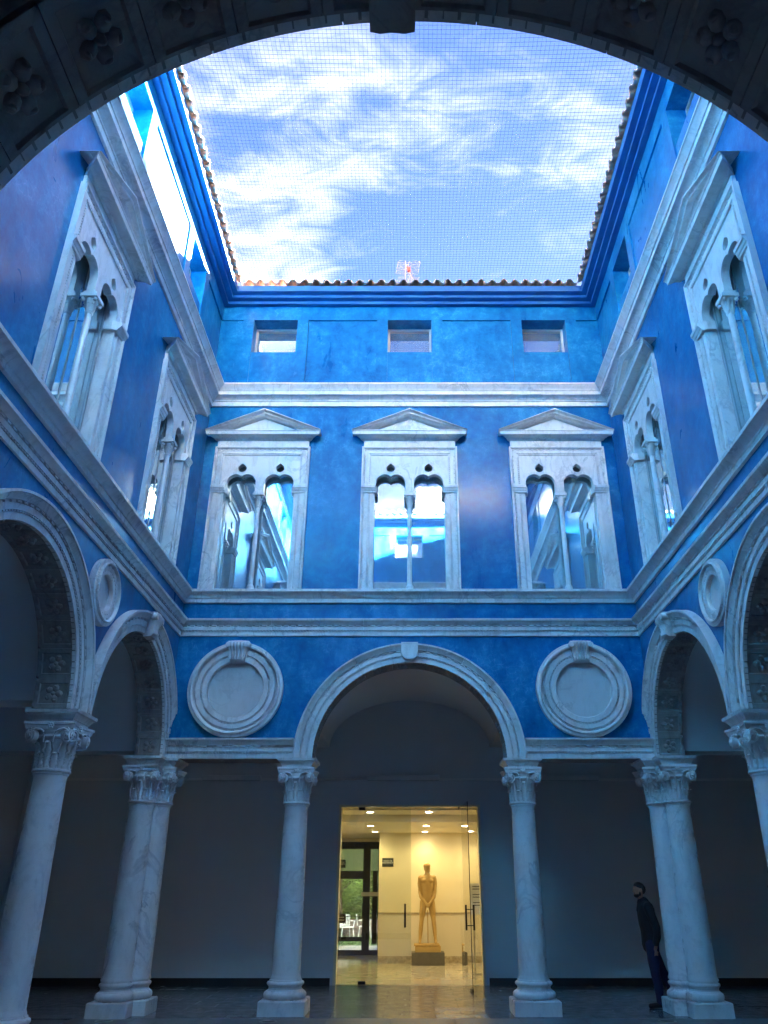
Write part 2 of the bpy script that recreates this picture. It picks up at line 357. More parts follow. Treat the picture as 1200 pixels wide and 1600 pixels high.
b = MB().course([(10.205, -.02), (10.205, .06), (10.225, .085), (10.235, .09), (10.25, .14), (10.256, .20), (10.262, .235), (10.325, .245), (10.335, .26), (10.35, .26), (10.35, -.02)], -.945, .945, -1, -1)
WM['geison'] = b.mesh('geison', 'marble')
ap = (0, 10.875)
b = MB().path([(-1.205, 10.352), ap, (1.205, 10.352)], [(0, -.02), (0, .285), (-.022, .285), (-.028, .265), (-.05, .25), (-.055, .235), (-.085, .225), (-.088, .13), (-.11, .115), (-.118, .09), (-.118, -.02)])
b.v = [(x, y, max(z, 10.352)) for x, y, z in b.v]
WM['raking_cornice'] = b.mesh('raking_cornice', 'marble')
WM['tympanum'] = MB().plate([(-.93, 10.355), (.93, 10.355), (0, 10.755)], [], -.055, .02).mesh('tympanum', 'marble')
WM['impost'] = MB().course([(8.97, 0), (8.97, .075), (9.0, .08), (9.01, .095), (9.05, .11), (9.06, .125), (9.11, .13), (9.12, .115), (9.12, 0)], .655, .985, .4, -.0).course([(8.97, -.12), (8.97, 0), (9.12, 0), (9.12, -.12)], .655, .72).mesh('impost', 'marble')
CY_ = .02
WM['colonnette'] = MB().lathe([(.075, 6.852), (.075, 6.91), (.07, 6.93), (.074, 6.95), (.062, 6.98), (.048, 7.0), (.047, 7.3), (.046, 8.0), (.042, 8.66), (.05, 8.665), (.056, 8.68), (.05, 8.695), (.042, 8.70)], 14, (0, CY_, 0)).mesh('colonnette', 'marble_shaft')
b = MB().lathe([(.052, 8.70), (.054, 8.76), (.065, 8.82), (.085, 8.87), (.09, 8.89)], 14, (0, CY_, 0))
for a in range(8):
    M_ = T(0, CY_, 0) @ RZ(a * PI / 4)
    b.grid([[M_ @ Vector((x * w, -(r), z)) for x in (-1, 0, 1)] for (w, r, z) in ((.018, .058, 8.71), (.022, .066, 8.76), (.02, .078, 8.80), (.012, .098, 8.815), (.006, .10, 8.795))])
for sx in (-1, 1):
    for sy in (-1, 1):
        b.lathe([(.006, -.02), (.026, -.018), (.028, 0), (.026, .018), (.006, .02)], 10)
        n0 = len(b.v) - 50 - 20
        k0 = len(b.v) - (5 * 10 + 20)
        Mv = T(sx * .082, CY_ + sy * .082, 8.865) @ RZ(PI / 4 * (1 if sx * sy > 0 else -1)) @ RX(PI / 2) 
        for i in range(k0, len(b.v)): b.v[i] = tuple(Mv @ Vector(b.v[i]))
b.box(-.115, .115, CY_ - .115, CY_ + .115, 8.90, 8.95).box(-.10, .10, CY_ - .08, CY_ + .085, 8.95, 9.0)
WM['capital'] = b.mesh('capital', 'marble')
WM['reveal'] = MB().box(-.80, -.728, .081, .165, 6.86, 9.745).box(.728, .80, .081, .165, 6.86, 9.745).box(-.80, .80, .081, .165, 6.80, 6.858).box(-.728, .728, .081, .165, 9.70, 9.745).mesh('reveal', 'marble')
WM['pane'] = MB().box(-.80, .80, .167, .185, 6.86, 9.75).mesh('pane', 'mirror_glass', smooth=False)
WM['pane_frame'] = MB().box(-.727, -.705, .145, .166, 6.86, 9.7).box(.705, .727, .145, .166, 6.86, 9.7).box(-.008, .008, .156, .166, 6.86, 9.7).mesh('pane_frame', 'grey_frame')
def window(parent, c):
    w = put(WM['surround'], 'window', parent, T(c, 0, 0))
    for k in ('jamb_moulding', 'bead_moulding', 'frieze', 'geison', 'raking_cornice', 'tympanum', 'impost', 'colonnette', 'capital', 'reveal', 'pane', 'pane_frame'):
        o = put(WM[k], k, w)
        if k == 'bead_moulding': o['kind'] = 'stuff'
    put(WM['impost'], 'impost', w, Matrix.Scale(-1, 4, (1, 0, 0)))
    return w
# attic window
AM = {}
AM['attic'] = MB().path([(-.5, 12.59), (.5, 12.59), (.5, 13.48), (-.5, 13.48)], [(0, -.33), (.045, -.33), (.045, -.40), (0, -.40)], True).mesh('attic_window', 'grey_frame')
AM['pane'] = MB().box(-.5, .5, .38, .395, 12.59, 13.48).mesh('pane', 'mirror_glass', smooth=False)

# ---- roundels
def roundel(parent, c, z, r, rin, depth, console):
    f = r / .86; pj = 1 if console else 1.5
    prof = [(rin, depth - .06), (rin, .085 * f), (rin + .012, .098 * f), (rin + .10 * f, .10 * f), (rin + .103 * f, .06 * f), (rin + .127 * f, .06 * f), (rin + .13 * f, .105 * f), (rin + .21 * f, .11 * f), (rin + .213 * f, .065 * f), (rin + .242 * f, .065 * f), (rin + .25 * f, .12 * f), (rin + .27 * f, .15 * f), (rin + .295 * f, .155 * f), (rin + .31 * f, .13 * f), (rin + .315 * f, .115 * f), (r, .11 * f), (r, -.02)]
    mb = MB(); n = 72
    mb.grid([[(q * math.cos(2 * PI * k / n), -d * (pj if d > 0 else 1), q * math.sin(2 * PI * k / n)) for k in range(n)] for q, d in prof], True)
    ro = mb.build('roundel', 'marble', parent, T(c, 0, z))
    MB().add([(0, -depth, 0)] + [(rin * 1.02 * math.cos(2 * PI * k / n), -depth, rin * 1.02 * math.sin(2 * PI * k / n)) for k in range(n)], [(0, k + 1, (k + 1) % n + 1) for k in range(n)]).build('disc', 'marble_disc', ro)
    bb = MB()
    for q, sz, st in ((rin + .115 * f, .034, .06), (rin + .227 * f, .07, .12)):
        k = int(2 * PI * q / st); bead_row(bb, [(q * math.cos(2 * PI * i / k), q * math.sin(2 * PI * i / k), 2 * PI * i / k + PI / 2) for i in range(k)], (sz, .016), .05 * f * pj, .105 * f * pj)
    o = bb.build('bead_moulding', 'marble', ro, smooth=False, weld=False); o['kind'] = 'stuff'
    if console: keystone(ro, 0, 0, r + .005, .19, .38, .21)
    return ro
def keystone(parent, c, z, top, w, h, d):
    # scrolled, fluted bracket; top edge at z+top
    mb = MB(); rows = []
    for i in range(15):
        t = i / 14; zz = top - h * t
        dd = d + .045 * math.sin(PI * min(1, t * 2.2)) * (1 if t < .5 else 1) - .05 * t + (.03 * math.sin(PI * (t - .7) / .3) if t > .7 else 0)
        ww = w * (1 - .28 * t)
        row = [(-ww, 0, zz)]
        for k in range(13):
            u = -1 + 2 * k / 12; fl = .016 * math.cos(PI * k) * (1 if .12 < t < .92 else .2)
            row.append((u * ww, -(dd + fl - .03 * u * u), zz))
        row.append((ww, 0, zz)); rows.append(row)
    mb.grid(rows); mb.add(rows[0], [tuple(range(15))]); mb.add(rows[-1], [tuple(range(15))])
    for sx in (-1, 1):
        k0 = len(mb.v); mb.lathe([(.01, -.06), (.05, -.055), (.056, 0), (.05, .055), (.01, .06)], 14)
        for i in range(k0, len(mb.v)): mb.v[i] = tuple(T(sx * w * .93, -d * .8, top - h * .2) @ RX(PI / 2) @ Vector(mb.v[i]))
    return mb.build('keystone', 'marble', parent, T(c, 0, z), angle=50)

# ---- arch pieces
def rosette(mb, M_, s=1.0):
    def dome(cx, cy, rx, ry, h, ang, n=8):
        rows = []
        for i in range(4):
            t = i / 3; rr = math.cos(t * PI / 2 * .96); hh = h * math.sin(t * PI / 2)
            rows.append([M_ @ Vector((s * (cx + rx * rr * math.cos(q) * math.cos(ang) - ry * rr * math.sin(q) * math.sin(ang)), s * (cy + rx * rr * math.cos(q) * math.sin(ang) + ry * rr * math.sin(q) * math.cos(ang)), s * hh)) for q in [2 * PI * k / n for k in range(n)]])
        mb.grid(rows, True); mb.add(rows[-1], [tuple(range(n))])
    for k in range(5):
        a = 2 * PI * k / 5 + .3
        dome(.07 * math.cos(a), .07 * math.sin(a), .05, .043, .035, a)
        dome(.088 * math.cos(a), .088 * math.sin(a), .02, .03, .046, a, 6)
    dome(0, 0, .028, .028, .05, 0)
def panel_mesh(r, ang, y0, y1, thick=.03):
    # curved soffit slab with raised border and a rosette; spans +-ang/2 about angle 90deg
    mb = MB(); g = .0025 / r
    N = 8
    def P(a, y, rr): return (rr * math.cos(PI / 2 + a), y, rr * math.sin(PI / 2 + a))
    aa = [(-ang / 2 + g) + (ang - 2 * g) * k / N for k in range(N + 1)]
    bd = .055; ba = bd / r; bb2 = (bd + .012) / r
    a_in = [-ang / 2 + ba, ang / 2 - ba]; a_i2 = [-ang / 2 + bb2, ang / 2 - bb2]
    # outer ring border
    mb.grid([[P(a, y0, r) for a in aa], [P(a, y0 + bd, r) for a in aa]]); mb.grid([[P(a, y1 - bd, r) for a in aa], [P(a, y1, r) for a in aa]])
    mb.grid([[P(aa[0], y0 + bd, r), P(aa[0], y1 - bd, r)], [P(a_in[0], y0 + bd, r), P(a_in[0], y1 - bd, r)]])
    mb.grid([[P(a_in[1], y0 + bd, r), P(a_in[1], y1 - bd, r)], [P(aa[-1], y0 + bd, r), P(aa[-1], y1 - bd, r)]])
    li = [a_in[0] + (a_in[1] - a_in[0]) * k / 6 for k in range(7)]; l2 = [a_i2[0] + (a_i2[1] - a_i2[0]) * k / 6 for k in range(7)]; rr = r + .018
    mb.grid([[P(a, y0 + bd, r) for a in li], [P(a, y0 + bd + .012, rr) for a in l2]]); mb.grid([[P(a, y1 - bd, r) for a in li], [P(a, y1 - bd - .012, rr) for a in l2]])
    for i in (0, 1): mb.grid([[P(a_in[i], y0 + bd, r), P(a_in[i], y1 - bd, r)], [P(a_i2[i], y0 + bd + .012, rr), P(a_i2[i], y1 - bd - .012, rr)]])
    mb.grid([[P(a, y0 + bd + .012, rr) for a in l2], [P(a, y1 - bd - .012, rr) for a in l2]])
    for i in (0, -1): mb.grid([[P(aa[i], y0, r), P(aa[i], y1, r)], [P(aa[i], y0, r + thick), P(aa[i], y1, r + thick)]])
    rosette(mb, T(0, (y0 + y1) / 2, rr + .002) @ RX(PI), min(1.0, (r * ang) / .34))
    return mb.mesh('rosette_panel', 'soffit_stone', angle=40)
VM = {}
def arch(parent, c, r, z0=Z0, npan=14, nv=9, key='bracket', vous_mat='marble'):
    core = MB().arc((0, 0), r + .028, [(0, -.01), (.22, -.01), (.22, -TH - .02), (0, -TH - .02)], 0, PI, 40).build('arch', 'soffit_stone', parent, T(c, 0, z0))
    kk = ('v', r, nv)
    if kk not in VM:
        VM[kk] = MB().arc((0, 0), r, MOULD, PI / 2 - PI / nv / 2 + .0012, PI / 2 + PI / nv / 2 - .0012, 8).mesh('voussoir', vous_mat)
        bb = MB()
        for q, sz, st in ((r + .0975, (.034, .018), .058), (r + .20, (.085, .024), .135)):
            k = int(PI * q / st); bead_row(bb, [(q * math.cos(PI * (i + .5) / k), q * math.sin(PI * (i + .5) / k), PI * (i + .5) / k + PI / 2) for i in range(k)], sz, .02, .05 if q < r + .15 else .07)
        VM[('b', r)] = bb.mesh('bead_moulding', vous_mat, smooth=False, weld=False)
        VM[('p', r, npan)] = panel_mesh(r, PI / npan, -.018, TH + .01)
    for i in range(nv): put(VM[kk], 'voussoir', core, RY(-((i + .5) * PI / nv - PI / 2)))
    o = put(VM[('b', r)], 'bead_moulding', core); o['kind'] = 'stuff'
    for i in range(npan): put(VM[('p', r, npan)], 'rosette_panel', core, RY(-((i + .5) * PI / npan - PI / 2)))
    if key == 'bracket': keystone(core, 0, 0, r + AW + .03, .15, .40, .20)
    elif key == 'shield':
        zc = r + AW * .55
        pts = [(-.155, zc + .16), (.155, zc + .16)] + [(.155 * math.cos(R(a)), zc - .02 + .15 * math.sin(R(a))) for a in range(0, -181, -20)]
        mb = MB().plate(pts[::-1], [], -.17, .0); mb.path([(p[0] * .8, zc + (p[1] - zc) * .8) for p in pts], [(0, .165), (0, .18), (.02, .18), (.02, .165)], True); mb.build('shield', 'marble', core)
    elif key == 'pendant':
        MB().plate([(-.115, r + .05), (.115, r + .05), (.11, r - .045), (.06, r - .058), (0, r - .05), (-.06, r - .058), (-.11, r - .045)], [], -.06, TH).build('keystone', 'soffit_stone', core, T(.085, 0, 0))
    return core
def courses(parent, name, prof, half, n, mitre=1):
    for i in range(n):
        a = -half + 2 * half * i / n + (.0015 if i else 0); b_ = -half + 2 * half * (i + 1) / n - (.0015 if i < n - 1 else 0)
        MB().course(prof, a, b_, mitre if i == 0 else 0, mitre if i == n - 1 else 0).build(name, 'marble' if name != 'eaves_cornice' else 'blue_cornice', parent)
def tile_mesh(up):
    mb = MB(); n = 8; L = .46
    rows_o, rows_i = [], []
    for t in (0, .33, .66, 1):
        r = (.082 - .012 * t) if up else (.070 + .012 * t)
        z = (.0 if up else .062); y = -.10 + L * t
        sg = 1 if up else -1
        rows_o.append([(r * math.cos(PI * k / n), y, z + sg * r * .9 * math.sin(PI * k / n)) for k in range(n + 1)])
        r2 = r - .016
        rows_i.append([(r2 * math.cos(PI * k / n), y, z + sg * r2 * .9 * math.sin(PI * k / n)) for k in range(n + 1)])
    mb.grid(rows_o); mb.grid(rows_i)
    mb.grid([rows_o[0], rows_i[0]]); mb.grid([[r[0] for r in rows_o], [r[0] for r in rows_i]]); mb.grid([[r[-1] for r in rows_o], [r[-1] for r in rows_i]])
    return mb.mesh('roof_tile', 'terracotta', angle=50)
TILE_UP, TILE_DN = tile_mesh(True), tile_mesh(False)
EO, PITCH, RUN = .38, R(20), 4.2
def attic(parent, half, cs):
    up = MB().plate([(-half - .04, 11.3), (half + .04, 11.3), (half + .04, 14.18), (-half - .04, 14.18)], [[(c - .5, 12.59), (c + .5, 12.59), (c + .5, 13.48), (c - .5, 13.48)] for c in cs], .035, TH)
    up.build('attic_wall', 'blue_plaster', parent)
    pil = MB()
    pil.box(-half, half, 0, .036, 11.45, 11.75).box(-half, half, 0, .036, 13.48, 13.88)
    edges = []
    for c in cs: edges += [(c - .75, c - .5), (c + .5, c + .75)]
    for a, b_ in edges: pil.box(a, b_, 0, .036, 11.75, 13.48)
    pil.build('attic_pilasters', 'blue_plaster', parent)
    for c in cs:
        w = put(AM['attic'], 'attic_window', parent, T(c, 0, 0)); put(AM['pane'], 'pane', w)
    MB().course(EAVE, -half, half, 1, 1).build('eaves_cornice', 'blue_cornice', parent)
    # roof slab with valley mitres
    ze = 14.175; zr = ze + (RUN + EO) * math.tan(PITCH); h0 = half - EO + .02; h1 = half + RUN
    MB().add([(-h0, -EO + .02, ze), (h0, -EO + .02, ze), (h1, RUN, zr), (-h1, RUN, zr), (-h0, -EO + .02, ze - .004), (h0, -EO + .02, ze - .004), (h1, RUN, zr - .25), (-h1, RUN, zr - .25)],
             [(0, 1, 2, 3), (7, 6, 5, 4), (0, 4, 5, 1), (1, 5, 6, 2), (2, 6, 7, 3), (3, 7, 4, 0)]).build('roof_slab', 'terracotta', parent, smooth=False)
    n = int(round(2 * (half - EO) / .25)); st = 2 * (half - EO) / n
    for i in range(n + 1):
        x = -(half - EO) + st * i; jx = random.uniform(-.016, .016); jr = random.uniform(-.09, .09)
        if 0 < i < n: put(TILE_UP, 'roof_tile', parent, T(x + jx, -EO + .02, ze + .055 + random.uniform(-.012, .012)) @ RX(PITCH) @ RZ(jr))
        if i < n: put(TILE_DN, 'roof_tile', parent, T(x + st / 2 + jx, -EO + .02, ze + .022) @ RX(PITCH) @ RZ(-jr))
def archcut(c, r, z0, zb):
    a0 = math.asin((zb - z0) / r) if zb > z0 else 0
    return [(c + r * math.cos(a), z0 + r * math.sin(a)) for a in [PI - a0 - (PI - 2 * a0) * k / 36 for k in range(37)]]
def wall_window_holes(cs): return [[(c - .80, 6.84), (c + .80, 6.84), (c + .80, 9.75), (c - .80, 9.75)] for c in cs]

def facade_serliana(label, loc, rz, r, z0, key, full=True):
    f = empty('courtyard_facade', loc, rz); tag(f, label, 'facade', 'facades around the courtyard')
    cs = (-3.07, 0, 3.07); zb = 4.06
    out = [(-XW, zb)] + archcut(0, r + .2, z0, zb) + [(XW, zb), (XW, 11.32), (-XW, 11.32)]
    MB().plate(out, wall_window_holes(cs), 0, TH).build('wall', 'blue_plaster', f)
    arch(f, 0, r, z0, 14, 9, key)
    for sx in (-1, 1):
        a, b_ = sorted((sx * (r + .03), sx * (XW + .3)))
        MB().box(a, b_, .012, TH + .02, Z0 - .005, zb + .02).build('lintel', 'soffit_stone', f)
        x0, x1 = sorted((sx * (r + AW - .005), sx * XW)); xm = (x0 + x1) / 2
        pr = [(Z0 + o, d) for o, d in MOULD]
        MB().course(pr, x0, xm - .0015).build('lintel_moulding', 'marble', f); MB().course(pr, xm + .0015, x1).build('lintel_moulding', 'marble', f)
        bb = MB()
        for o_, sz, st, d1 in ((.0975, (.034, .018), .058, .05), (.20, (.085, .024), .135, .07)):
            bead_row(bb, [(x0 + .03 + st * i, Z0 + o_, 0) for i in range(int((x1 - x0 - .05) / st))], sz, .02, d1)
        o = bb.build('bead_moulding', 'marble', f, smooth=False, weld=False); o['kind'] = 'stuff'
        roundel(f, sx * 3.14, 4.97, .855, .50, .012, True)
    for nme, pr, n in (('string_course', STRING, 5), ('sill_course', SILL, 5), ('middle_cornice', MIDC, 5)): courses(f, nme, pr, XW, n)
    bb = MB()
    for z_, sz, st, d1 in ((6.0575, (.034, .018), .058, .05), (6.155, (.085, .022), .135, .075)): bead_row(bb, [(-XW + .1 + st * i, z_, 0) for i in range(int((2 * XW - .2) / st))], sz, .02, d1)
    o = bb.build('bead_moulding', 'marble', f, smooth=False, weld=False); o['kind'] = 'stuff'
    for c in cs: window(f, c)
    attic(f, XW, cs)
    return f
def facade_arcade(label, loc, rz):
    f = empty('courtyard_facade', loc, rz); tag(f, label, 'facade', 'facades around the courtyard')
    H = HS; r = 1.66; cs = (-3.75, 0, 3.75)
    out = [(-H - .45, Z0)]
    for c in (-4, 0, 4): out += archcut(c, r + .2, Z0, Z0)
    out += [(H + .45, Z0), (H + .45, 11.32), (-H - .45, 11.32)]
    out = [p for i, p in enumerate(out) if i == 0 or (Vector(p) - Vector(out[i - 1])).length > 1e-3]
    MB().plate(out, wall_window_holes(cs), 0, TH).build('wall', 'blue_plaster', f)
    for c in (-4, 0, 4): arch(f, c, r, Z0, 14, 9, 'bracket' if c else None)
    for c in (-2, 2): roundel(f, c, 5.44, .47, .245, .012, False)
    for nme, pr, n in (('string_course', STRING, 6), ('sill_course', SILL, 6), ('middle_cornice', MIDC, 6)): courses(f, nme, pr, H, n)
    bb = MB()
    for z_, sz, st, d1 in ((6.0575, (.034, .018), .058, .05), (6.155, (.085, .022), .135, .075)): bead_row(bb, [(-H + .1 + st * i, z_, 0) for i in range(int((2 * H - .2) / st))], sz, .02, d1)
    o = bb.build('bead_moulding', 'marble', f, smooth=False, weld=False); o['kind'] = 'stuff'
    for c in cs: window(f, c)
    attic(f, H, cs)
    return f
facade_serliana('far blue courtyard facade with a single central arch and two round marble discs', (0, YB, 0), 0, 1.70, Z0, 'shield')
facade_arcade('left blue courtyard facade with a sunlit white patch under its eaves', (-XW, YC, 0), PI / 2)
facade_arcade('right blue courtyard facade, wholly shaded, above the man peeking round the column', (XW, YC, 0), -PI / 2)
facade_serliana('near facade whose dark rosetted arch frames the top of the view', (0, YN, 0), PI, 1.885, 3.685, 'pendant')

# ------------------------------------------------------------------ arcade shell: floor, walls, vaults
XO, YF, YO = 8.5, 18.0, -2.6
struct(MB().box(-400, 400, -400, 400, -.6, -.06).build('ground', 'ground_gravel', smooth=False))
fl = struct(MB().box(-XO - .3, XO + .3, YO - .3, YF + .1, -.059, -.012).build('arcade_floor', 'dark_granite', smooth=False))
struct(MB().box(-4.32, 4.32, 2.2, 13.06, -.011, -.002).build('courtyard_floor', 'courtyard_stone', smooth=False))
# paving: far arcade tile by tile, the rest in larger slabs outside the view
def slab(w, d, name, mat): return MB().cbox(-w / 2 + .002, w / 2 - .002, -d / 2 + .002, d / 2 - .002, -.011, 0, .003).mesh(name, mat, smooth=False)
tm = slab(.80, .40, 'paving_tile', 'slate_tile')
y = 13.62 + .2; r_ = 0
while y < YF - .1:
    off = .4 if r_ % 2 else 0
    for k in range(-9, 10):
        x = k * .8 + off
        if -7.4 < x < 7.8: put(tm, 'paving_tile', fl, T(x, y, random.uniform(0, .0012)) @ RX(random.uniform(-.002, .002)) @ RY(random.uniform(-.0015, .0015)))
    y += .4; r_ += 1
bs = slab(.95, .55, 'border_slab', 'border_stone')
for k in range(-5, 6): put(bs, 'border_slab', fl, T(k * .95 + .2, 13.34, random.uniform(0, .001)))
bs2 = slab(.55, .95, 'border_slab', 'border_stone')
for sx in (-1, 1):
    for k in range(11): put(bs2, 'border_slab', fl, T(sx * 4.05, 3.0 + k * .95, 0))
def dom(wall, n): wall.name = n; return struct(wall)
Hh = 14.1
doorx, doorz = 1.545, 3.40
MB_ = MB().plate([(-XO - .3, 0), (-doorx, 0), (-doorx, doorz), (doorx, doorz), (doorx, 0), (XO + .3, 0), (XO + .3, Hh), (-XO - .3, Hh)], [], 0, .35)
struct(MB_.build('arcade_wall_far', 'grey_paint', None, T(0, YF, 0), smooth=False))
struct(MB().box(-XO - .35, -XO, YO, YF, 0, Hh).build('arcade_wall_left', 'grey_paint', smooth=False))
struct(MB().box(XO, XO + .35, YO, YF, 0, Hh).build('arcade_wall_right', 'grey_paint', smooth=False))
struct(MB().box(-XO - .35, XO + .35, YO - .35, YO, 0, Hh).build('arcade_wall_near', 'grey_paint', smooth=False))
sk = MB().box(-XO, -doorx - .06, YF - .03, YF - .003, 0, .13).box(doorx + .06, XO, YF - .03, YF - .003, 0, .13).box(-XO + .003, -XO + .03, YO, YF - .05, 0, .13).box(XO - .03, XO - .003, YO, YF - .05, 0, .13)
struct(sk.build('skirting_board', 'dark_skirting', smooth=False))
# vaults: underside profile extruded
def barrel(pts, a, b_, axis, nm, flat):
    mb = MB()
    f3 = (lambda s, t, z: (s, t, z)) if axis == 'Y' else (lambda s, t, z: (t, s, z))
    mb.grid([[f3(s, a, z) for s, z in pts], [f3(s, b_, z) for s, z in pts]])
    return struct(mb.build(nm, 'vault_plaster', angle=40))
def seg(c, w, zs, zc, n=20): 
    return [(c + w * math.cos(PI - PI * k / n), zs + (zc - zs) * math.sin(PI * k / n)) for k in range(n + 1)]
barrel([(-XO, 4.62)] + seg(0, 1.82, 4.62, 5.68) + [(XO, 4.62)], YB + TH, YF, 'Y', 'vault_far', 4.62)
barrel([(-XO, 4.75)] + seg(0, 2.05, 4.75, 5.75) + [(XO, 4.75)], YO, YN - TH, 'Y', 'vault_near', 4.62)
for sx, nm in ((-1, 'vault_left'), (1, 'vault_right')):
    p = [(YN - TH, 3.9)]
    for c in (4.1, 8.1, 12.1): p += seg(c, 1.80, 3.9, 5.55)
    p += [(YB + TH, 3.9)]
    barrel(p, sx * (XW + TH), sx * XO, 'X', nm, 4.3)
# small ribs closing the gaps above the vault edges
struct(MB().box(-XO, XO, YB + TH + .001, YB + TH + .03, 5.66, 6.2).build('vault_closure_far', 'vault_plaster', smooth=False))

# ------------------------------------------------------------------ columns
CM = {}
CM['plinth'] = MB().cbox(-.36, .36, -.36, .36, 0, .20, .014).mesh('plinth', 'marble_shaft', smooth=False)
def tor(r, z, h, n=8): return [(r - h / 2 + h / 2 * math.cos(-PI / 2 + PI * k / n), z + h / 2 + h / 2 * math.sin(-PI / 2 + PI * k / n)) for k in range(n + 1)]
CM['base'] = MB().lathe([(.25, .2)] + tor(.335, .2, .115) + [(.285, .318), (.262, .335), (.256, .36), (.268, .378)] + tor(.292, .38, .06, 6) + [(.255, .445), (.255, .462), (.225, .468)], 36).mesh('base', 'marble_shaft')
def shaft_prof(): 
    p = [(.238, .462), (.238, .485), (.226, .51)]
    for i in range(13):
        t = i / 12; p.append((.222 - .030 * t ** 1.7, .53 + 2.44 * t))
    return p + [(.20, 3.0), (.212, 3.005), (.212, 3.025), (.20, 3.03)]
CM['shaft'] = MB().lathe(shaft_prof(), 40).mesh('shaft', 'marble_shaft')
CM['capital'] = MB().lathe([(.195, 3.028)] + tor(.232, 3.03, .04, 6) + [(.198, 3.075), (.196, 3.15), (.20, 3.25), (.213, 3.34), (.235, 3.40), (.25, 3.42), (.265, 3.425), (.275, 3.445), (.265, 3.47), (.24, 3.475), (.24, 3.53)], 32).mesh('capital', 'marble')
b = MB(); n = 40; rows = []
for (sc, z) in ((.90, 3.525), (.94, 3.545), (.95, 3.575), (1.0, 3.59), (1.0, 3.615), (.97, 3.62)):
    row = []
    for k in range(n):
        side, u = divmod(k, n // 4); u = u / (n // 4) * 2 - 1
        q = .325 - .055 * (1 - u * u); x, y_ = u * .325, -q
        if abs(u) == 1: pass
        c_, s_ = math.cos(side * PI / 2), math.sin(side * PI / 2)
        row.append((sc * (x * c_ - y_ * s_), sc * (x * s_ + y_ * c_), z))
    rows.append(row)
b.grid(rows, True).add(rows[0], [tuple(range(n))]).add(rows[-1], [tuple(range(n))])
CM['abacus'] = b.mesh('abacus', 'marble')
b = MB(); rows = []
for (h, z) in ((.255, 3.618), (.255, 3.65), (.262, 3.655), (.268, 3.67), (.30, 3.715), (.315, 3.725), (.33, 3.73), (.335, 3.768)): rows.append([(-h, -h, z), (h, -h, z), (h, h, z), (-h, h, z)])
b.grid(rows, True).add(rows[0], [(0, 1, 2, 3)]).add(rows[-1], [(0, 1, 2, 3)])
CM['impost_block'] = b.mesh('impost_block', 'marble')
# spiral volute in xz plane, extruded in y
b = MB(); rows = []
turns = 2.3; N = 40
for i in range(N + 1):
    t = i / N; a = PI / 2 - turns * 2 * PI * t; rad = .09 * (1 - t) ** .8 + .008; w = .019 * (1 - .55 * t)
    d = .052 + .02 * t
    ri, ro = rad - w, rad
    rows.append([(ro * math.cos(a), -d, ro * math.sin(a)), (ri * math.cos(a), -d - .006, ri * math.sin(a)), (ri * math.cos(a), .02, ri * math.sin(a)), (ro * math.cos(a), .02, ro * math.sin(a))])
b.grid(rows, True); b.add(rows[0], [(0, 1, 2, 3)])
b.lathe([(.066, -.022), (.066, .0)], 20)
k0 = len(b.v) - 2 * 20 - 40
for i in range(k0, len(b.v)): b.v[i] = tuple(RX(PI / 2) @ Vector(b.v[i]) - Vector((0, .018, 0)))
k0 = len(b.v); b.lathe([(.002, .03), (.014, .026), (.02, .0)], 12)
for i in range(k0, len(b.v)): b.v[i] = tuple(RX(PI / 2) @ Vector(b.v[i]) - Vector((0, .055, 0)))
# stem running from the volute top to the bell middle
b.tube([(0, -.03, .07), (-.05, -.02, .085), (-.10, .0, .075), (-.135, .012, .05), (-.15, .02, .0), (-.155, .022, -.08)], [.012, .014, .014, .013, .012, .010], 6)
CM['volute'] = b.mesh('volute', 'marble', angle=40)
b2 = MB(); b2.v = [(-x, y_, z) for x, y_, z in b.v]; b2.f = [f[::-1] for f in b.f]
CM['volute_m'] = b2.mesh('volute', 'marble', angle=40)
def leaf_mesh(h, wmax, r0, r1, curl):
    mb = MB(); rows = []; N = 12
    for i in range(N + 1):
        t = i / N
        z = h * (1 - (max(0, t - .8) / .2) ** 2 * .12) * min(t / .9, 1)
        r = r0 + (r1 - r0) * t * t + curl * max(0, (t - .62) / .38) ** 2 + .01
        w = wmax * (math.sin(PI * (.16 + .80 * t)) ** .7) * (1 + .16 * math.cos(t * 5 * 2 * PI)) 
        row = []
        for k in range(7):
            u = -1 + k / 3
            ridge = .016 * (1 - abs(u)) - .010 * math.cos(u * 3 * PI) * abs(u) + .006 * math.cos(t * 10 * PI) * abs(u)
            row.append((u * w, -(r + ridge), z))
        rows.append(row)
    mb.grid(rows); mb.grid([[(x, y_ + .014, z) for x, y_, z in r] for r in rows])
    return mb.mesh('acanthus_leaf', 'marble', angle=60)
CM['leaf1'] = leaf_mesh(.19, .075, .198, .204, .045)
CM['leaf2'] = leaf_mesh(.33, .062, .196, .232, .05)
b = MB()
for k in range(6):
    a = 2 * PI * k / 6; k0 = len(b.v); b.lathe([(.018, 0), (.014, .012), (.004, .016)], 8, (.024 * math.cos(a), .024 * math.sin(a), 0))
b.lathe([(.014, 0), (.01, .02), (.002, .024)], 8)
b.v = [tuple(RX(PI / 2) @ Vector(v)) for v in b.v]
CM['flower'] = b.mesh('flower', 'marble')
